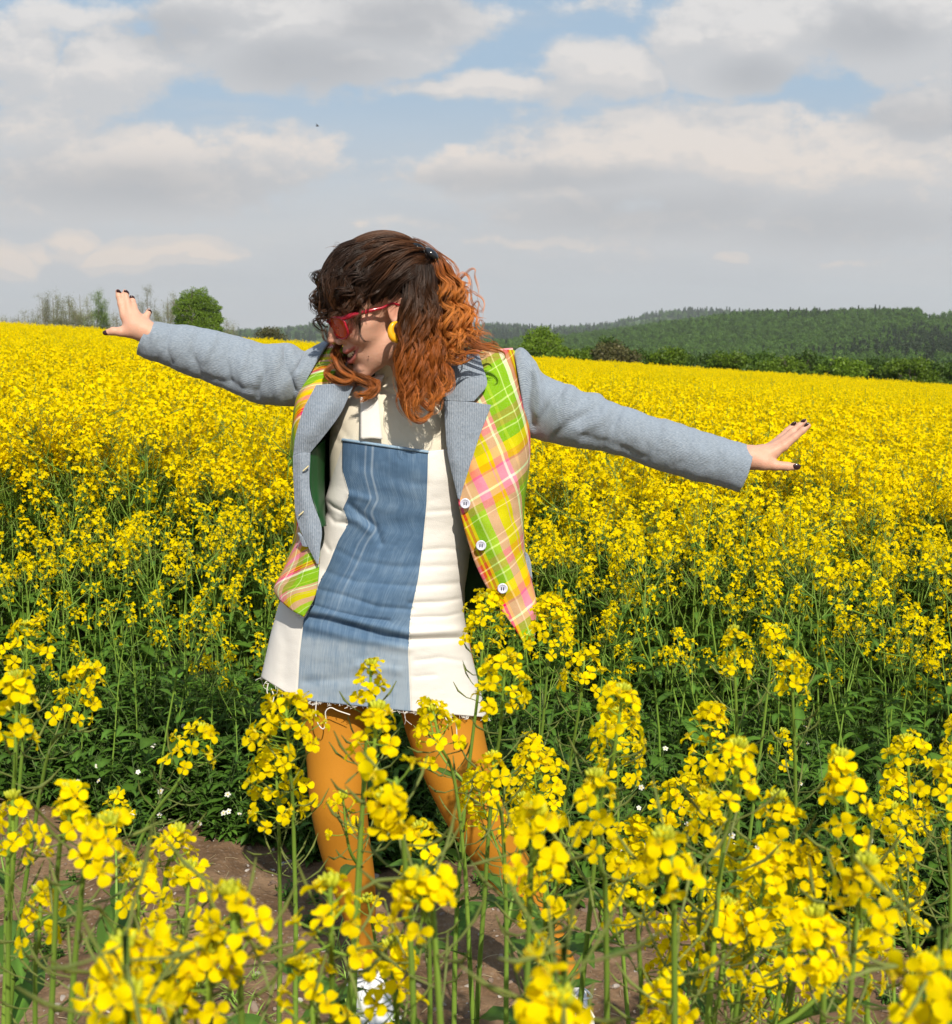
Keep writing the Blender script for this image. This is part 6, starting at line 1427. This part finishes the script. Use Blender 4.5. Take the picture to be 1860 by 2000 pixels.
for pts, r, n, cu, fr in [
    ([(720, 480, 30), (665, 495, 30), (632, 530, 25), (620, 570, 20), (632, 610, 15), (650, 622, 20)], 9, 80, 4, 2.2), ([(735, 485, 55), (690, 500, 60), (660, 535, 58), (655, 575, 52), (668, 605, 55), (672, 625, 60)], 10, 100, 3.5, 2.0),
    ([(745, 500, 75), (712, 520, 82), (692, 555, 80), (686, 590, 76), (692, 612, 78)], 8, 70, 3, 1.8), ([(712, 478, 10), (650, 505, 5), (616, 545, 0), (614, 590, -5), (628, 620, 0), (636, 635, 0)], 8, 60, 6, 3.2),
    ([(700, 482, -10), (645, 510, -15), (612, 550, -20), (610, 590, -20), (617, 612, -15), (635, 605, -10)], 7, 40, 6, 3.5), ([(755, 505, 85), (725, 545, 90), (700, 580, 86), (694, 615, 80), (698, 640, 76)], 5, 36, 3, 1.5),
    ([(660, 560, 40), (635, 600, 30), (625, 640, 20), (640, 655, 20), (655, 662, 25)], 4, 26, 5, 2.2), ([(640, 520, 20), (622, 545, 15), (610, 580, 10), (606, 602, 10), (622, 612, 10), (630, 600, 10)], 4, 26, 4, 2.8),
    ([(705, 480, 30), (668, 500, 32), (645, 540, 30), (640, 575, 28), (650, 602, 28), (645, 622, 20)], 8, 50, 5, 2.6), ([(715, 490, 50), (680, 515, 52), (652, 550, 45), (645, 590, 40), (660, 612, 45)], 8, 50, 5, 2.4),
    ([(690, 490, 15), (655, 515, 12), (632, 550, 8), (634, 590, 5), (640, 612, 10)], 8, 60, 5, 2.8), ([(700, 485, 0), (650, 515, -5), (625, 560, -8), (622, 600, -5), (634, 622, 0)], 7, 50, 6, 3), ([(725, 500, 70), (700, 530, 76), (676, 560, 70), (668, 595, 66), (676, 618, 68)], 6, 34, 4, 2.2),
    ([(740, 500, 80), (715, 540, 96), (700, 575, 98), (708, 600, 98), (696, 618, 96), (704, 634, 94)], 5, 40, 5, 3), ([(720, 500, 70), (690, 545, 92), (672, 580, 92), (680, 604, 92), (668, 622, 90)], 6, 44, 6, 3.2), ([(760, 520, 92), (742, 560, 102), (722, 585, 100), (716, 600, 98), (724, 612, 96)], 4, 24, 3, 2),
    ([(700, 500, 40), (668, 540, 60), (650, 575, 62), (656, 600, 62), (644, 618, 60), (652, 634, 58)], 6, 44, 6, 3.2), ([(690, 490, 20), (650, 530, 30), (628, 570, 30), (636, 600, 30), (622, 622, 28), (634, 640, 26)], 6, 40, 7, 3.4),
    ([(735, 520, 84), (712, 560, 88), (692, 590, 82), (690, 622, 80), (684, 640, 78)], 5, 30, 3, 2),
    ([(700, 600, 78), (705, 635, 80), (703, 655, 82), (712, 668, 82), (730, 664, 82)], 1.6, 7, 1.5, 1.0)]:
    lock(g, pts, r, n, cu * 1.5, fr * 1.25, (DK, DK * 1.3, BR), rmid=r * 1.0, rend=r * .55, fly=.5, w_=.0005, gap=13)
g.obj('fringe', [M_hair], HAIR)
g = Geo()   # side mass falling in front of the shoulder
side = [([(816, 520, 78), (808, 590, 92), (804, 660, 96), (806, 730, 98), (812, 790, 100), (830, 815, 100)], 15, 170), ([(806, 540, 84), (798, 600, 94), (795, 680, 98), (798, 745, 100), (800, 800, 100), (822, 822, 102)], 11, 120),
        ([(824, 520, 72), (820, 600, 86), (824, 680, 92), (836, 740, 96), (846, 780, 96), (828, 800, 98)], 15, 160), ([(834, 520, 62), (842, 600, 74), (846, 670, 82), (858, 720, 86), (868, 750, 86), (856, 775, 88)], 15, 150),
        ([(842, 515, 45), (858, 590, 52), (866, 650, 60), (872, 690, 66), (880, 720, 70)], 15, 130), ([(800, 590, 90), (790, 650, 94), (788, 710, 97), (794, 760, 98), (808, 800, 100)], 7, 70)]
for pts, r, n in side: lock(g, pts, r * .92, int(n * 1.25), 8, 3.6, (DK * 1.2, BR, CO * .8, CO, OR * .8), rmid=r * 1.05, rend=r * .55, fly=.34, w_=.00046, seg=44, cpow=1.25)
for pts in ([(800, 700, 98), (792, 760, 100), (800, 806, 102), (826, 818, 104), (846, 800, 104), (836, 778, 102)], [(830, 700, 94), (850, 740, 98), (862, 765, 98), (850, 785, 98), (832, 775, 98)], [(850, 690, 88), (872, 730, 90), (880, 752, 90), (866, 768, 92), (850, 758, 92)], [(812, 730, 100), (820, 780, 104), (840, 800, 104), (842, 778, 104), (826, 768, 104)], [(790, 690, 96), (784, 740, 99), (790, 775, 100), (806, 788, 102), (815, 770, 102)]):
    lock(g, pts, 5, 46, 2.5, 1.6, (CO * .7, CO, OR), rmid=5, rend=3, fly=.25)
for pts in ([(786, 640, 94), (782, 720, 97), (786, 780, 100), (806, 818, 102), (842, 822, 103)], [(782, 650, 94), (778, 740, 97), (790, 800, 100), (820, 826, 102), (850, 806, 103)], [(800, 720, 98), (830, 790, 100), (838, 800, 100)]):
    lock(g, pts, 2, 9, 1.2, 1, (CO * .6, CO), fly=.5)
g.obj('side_locks', [M_hair], HAIR)
g = Geo()   # sunlit copper hair streaming back over the shoulder
back = [([(845, 500, 20), (874, 545, 20), (886, 600, 25), (896, 650, 30), (915, 685, 35)], 14, 150), ([(850, 500, 0), (888, 550, 0), (904, 605, 0), (915, 650, 5), (945, 685, 15)], 13, 130), ([(842, 505, -25), (880, 560, -30), (900, 620, -30), (920, 665, -20)], 14, 110),
        ([(840, 510, 50), (862, 560, 55), (872, 620, 60), (885, 665, 62), (905, 690, 62)], 13, 130), ([(860, 520, 10), (896, 570, 10), (918, 612, 10), (905, 640, 10), (925, 668, 20)], 9, 70), ([(870, 600, 50), (884, 645, 60), (892, 690, 64), (870, 705, 70)], 11, 100),
        ([(800, 470, -30), (850, 520, -60), (870, 600, -70), (870, 690, -70)], 18, 120), ([(780, 480, -60), (820, 560, -85), (830, 640, -90), (830, 700, -85)], 18, 90)]
for pts, r, n in back: lock(g, pts, r, int(n * 1.35), 9, 3.6, (BR, CO * .9, OR * .8, OR), rmid=r * 1.2, rend=r * .8, fly=.6, w_=.00046, cpow=.6, seg=40)
for pts in ([(888, 560, 10), (906, 550, 10), (918, 560, 10), (912, 575, 10)], [(896, 590, 10), (918, 585, 10), (924, 610, 12), (908, 620, 10)], [(900, 610, 15), (925, 605, 15), (930, 620, 15), (916, 640, 15)], [(900, 570, 0), (920, 575, 0), (914, 592, 0)]):
    lock(g, pts, 5, 16, 2, 1.5, (CO, OR), fly=.5, w_=.00046)
for pts in ([(900, 640, 30), (930, 668, 40), (960, 680, 45), (984, 690, 48), (986, 702, 50), (972, 712, 50)], [(890, 650, 40), (925, 678, 50), (955, 684, 52), (982, 688, 54)], [(905, 650, 20), (940, 670, 25), (965, 668, 25), (975, 680, 30)], [(870, 690, 70), (900, 692, 70), (930, 686, 66), (958, 690, 60)], [(860, 700, 72), (895, 708, 72), (930, 700, 68)]):
    lock(g, pts, 3.5, 22, 2.2, 1.4, (CO * .8, CO, OR * .8), fly=.5, w_=.00046)
for k in range(30):
    y0 = rh.uniform(540, 690); x0 = 860 + rh.uniform(0, 40); lock(g, [(x0, y0, 10), (x0 + 30, y0 - rh.uniform(-10, 20), 10), (x0 + rh.uniform(40, 75), y0 + rh.normal() * 16, 15), (x0 + rh.uniform(30, 90), y0 + 20 + rh.normal() * 16, 20)], 5, 4, 4, 1.8, (CO, OR), w_=.0004, fly=.9)
g.obj('back_locks', [M_hair], HAIR)
g = Geo()   # locks from the far side curling under the chin
for pts, r, n in [([(690, 640, -75), (662, 672, -40), (656, 700, 0), (668, 728, 10), (700, 742, 20), (724, 752, 28)], 7, 80), ([(662, 690, -10), (668, 714, 5), (690, 732, 15), (676, 745, 22), (650, 738, 15), (634, 724, 8)], 6, 60), ([(680, 700, -20), (652, 712, 0), (640, 730, 5), (662, 744, 12), (690, 744, 18)], 6, 50),
                  ([(690, 735, 10), (716, 742, 24), (732, 756, 30), (716, 778, 34), (700, 784, 34)], 8, 90), ([(700, 740, 15), (725, 748, 28), (722, 768, 34), (700, 772, 34), (694, 762, 34)], 6, 50), ([(700, 725, -10), (722, 740, 10), (738, 745, 20), (732, 765, 26), (712, 786, 30)], 7, 70), ([(664, 676, -20), (650, 690, -5), (656, 705, 0), (664, 690, 2), (657, 680, 4)], 2.5, 24)]:
    lock(g, pts, r, n, 2.5, 1.8, (BR * 1.6, CO * .9, OR * .8), rmid=r, rend=r * .5, fly=.36, w_=.00044)
g.obj('chin_locks', [M_hair], HAIR)

# ------------------------------------------------------------------ hair clip, glasses, earring
M_clip = mat('black_clip', (0.012, 0.012, 0.014), .12, .6)[0]; M_metal = mat('clip_metal', (0.7, 0.68, 0.6), .25, .5, Metallic=1.0)[0]
ang = rad(42); Rc_ = np.array([[math.cos(ang), 0, -math.sin(ang)], [0, 1, 0], [math.sin(ang), 0, math.cos(ang)]]).T
clip = blob('hair_clip', W(843, 497, YH - .062), (.0165, .013, .0095), M_clip, None, Rc_ @ np.eye(3)); child(clip)
blob('clip_disc', W(817, 486, YH - .045), (.0165, .012, .010), M_clip, clip, Rc_)
g = Geo(); tube(g, [W(828, 489, YH - .062), W(833, 496, YH - .068), W(839, 505, YH - .064)], .0017, 5); g.obj('hinge', [M_metal], clip)
M_frame = bpy.data.materials.new('red_glasses'); M_frame.use_nodes = True; t = NT(M_frame.node_tree); b = t.n['Principled BSDF']; t.put(b.inputs['Base Color'], (0.60, 0.03, 0.06)); b.inputs['Roughness'].default_value = .12; b.inputs['Transmission Weight'].default_value = .45; b.inputs['IOR'].default_value = 1.3
def lensmat(name, c):
    m = bpy.data.materials.new(name); m.use_nodes = True; t = NT(m.node_tree); out = t.n['Material Output']; b = t.n['Principled BSDF']
    t.put(b.inputs['Base Color'], c); b.inputs['Roughness'].default_value = .08; tr = t.new('ShaderNodeBsdfTransparent'); t.put(tr.inputs[0], tuple(min(1, x * 1.3 + .1) for x in c)); ms = t.new('ShaderNodeMixShader'); ms.inputs[0].default_value = .38
    t.l.new(tr.outputs[0], ms.inputs[1]); t.l.new(b.outputs[0], ms.inputs[2]); t.l.new(ms.outputs[0], out.inputs[0]); return m
M_lens = lensmat('red_lens', (0.85, 0.20, 0.06)); M_lens2 = lensmat('amber_lens', (0.85, 0.40, 0.02))
def lens_outline(s, k=40):
    a = np.linspace(0, 2 * np.pi, k, endpoint=False); y = 29 * np.sign(np.cos(a)) * np.abs(np.cos(a)) ** .85; z = 21 * np.sin(a) + np.where((np.cos(a) > .3) & (np.sin(a) > 0), 8 * (np.cos(a) - .3), 0)
    yy_ = 33 + y; x = 104 - (yy_ / 66.0) ** 2 * 17 - (z < 0) * (-z) * .12; return np.stack([x, yy_ * s, z - 3], -1)
g = Geo(); glo = None
for s in (1, -1):
    O = lens_outline(s); ring = hd(np.vstack([O, O[:1]])); tube(g, ring, .0022, 7)
    tube(g, hd(np.array([(90, 58 * s, 14), (78, 70 * s, 16), (50, 77 * s, 15), (20, 79 * s, 12), (0, 79 * s, 14), (-16, 78 * s, 4)])), [.0046, .0050, .0040, .0026, .0020, .0018], 7)
tube(g, hd(cr([(104, 9, 6), (108, 0, 9), (104, -9, 6)], 8)), .0025, 6)
gl_ = child(g.obj('sunglasses', [M_frame]))
for s in (1, -1):
    O = lens_outline(s); c_ = O.mean(0) + [1.5, 0, 0]; g = Geo(); rings = np.stack([c_ + (O - c_) * f + np.array([1.2 * (1 - f * f), 0, 0]) for f in (1, .75, .5, .25, .02)]); g.grid(hd(rings), closed=True); thick(g.obj('lens', [M_lens if s == 1 else M_lens2], gl_), .0015)
M_ear = mat('yellow_hoop', (0.85, 0.42, 0.012), .22, .5)[0]
g = Geo(); a = np.linspace(rad(100), rad(395), 36); Yc = W(776, 646, 2.418)[1]; P = np.array([W(779 + 15.5 * math.cos(q), 646 - 17.5 * math.sin(q), Yc + .006 * math.cos(q)) for q in a])
tube(g, P, np.interp(np.linspace(0, 1, 36), [0, .12, .45, .8, 1], [.002, .005, .0085, .005, .002]), 12); child(g.obj('earring', [M_ear]))
# a small insect in the sky
ip_ = W(620, 246, 3.0); ins = empty('flying_insect', ip_); tag(ins, 'tiny dark insect flying in the sky above the woman', 'insect')
M_ins = mat('insect_body', (0.03, 0.025, 0.02), .5)[0]; M_wing = leafmat('insect_wing', (0.2, 0.2, 0.2), (0.3, 0.3, 0.3), .5)
blob('body', (0, 0, 0), (.0042, .0014, .0013), M_ins, ins, None, 7)
for s_ in (1, -1):
    g = Geo(); g.grid(np.array([[(0, 0, .001), (.002, 0, .001)], [(-.002, .003 * s_, .003), (.001, .003 * s_, .003)], [(-.003, .005 * s_, .004), (-.001, .006 * s_, .004)]], float)); g.obj('wing', [M_wing], ins)
# ------------------------------------------------------------------ air
g = Geo(); X, Y0_, Y1_, Z0, Z1 = 9000, -300, 11500, -60, 400
V = [(x, y, z) for x in (-X, X) for y in (Y0_, Y1_) for z in (Z0, Z1)]
g.add(V, [(0, 1, 3, 2), (4, 6, 7, 5), (0, 4, 5, 1), (2, 3, 7, 6), (0, 2, 6, 4), (1, 5, 7, 3)])
M_haze = bpy.data.materials.new('haze'); M_haze.use_nodes = True; t = NT(M_haze.node_tree); t.n.remove(t.n['Principled BSDF'])
pv = t.new('ShaderNodeVolumePrincipled'); t.put(pv.inputs['Color'], (0.93, 0.96, 1.0)); pv.inputs['Density'].default_value = 0.00009; pv.inputs['Anisotropy'].default_value = 0.1
t.l.new(pv.outputs[0], t.n['Material Output'].inputs['Volume'])
tag(g.obj('haze', [M_haze], smooth=False), 'thin bluish haze filling the air over the fields and hills', 'haze', kind='stuff')
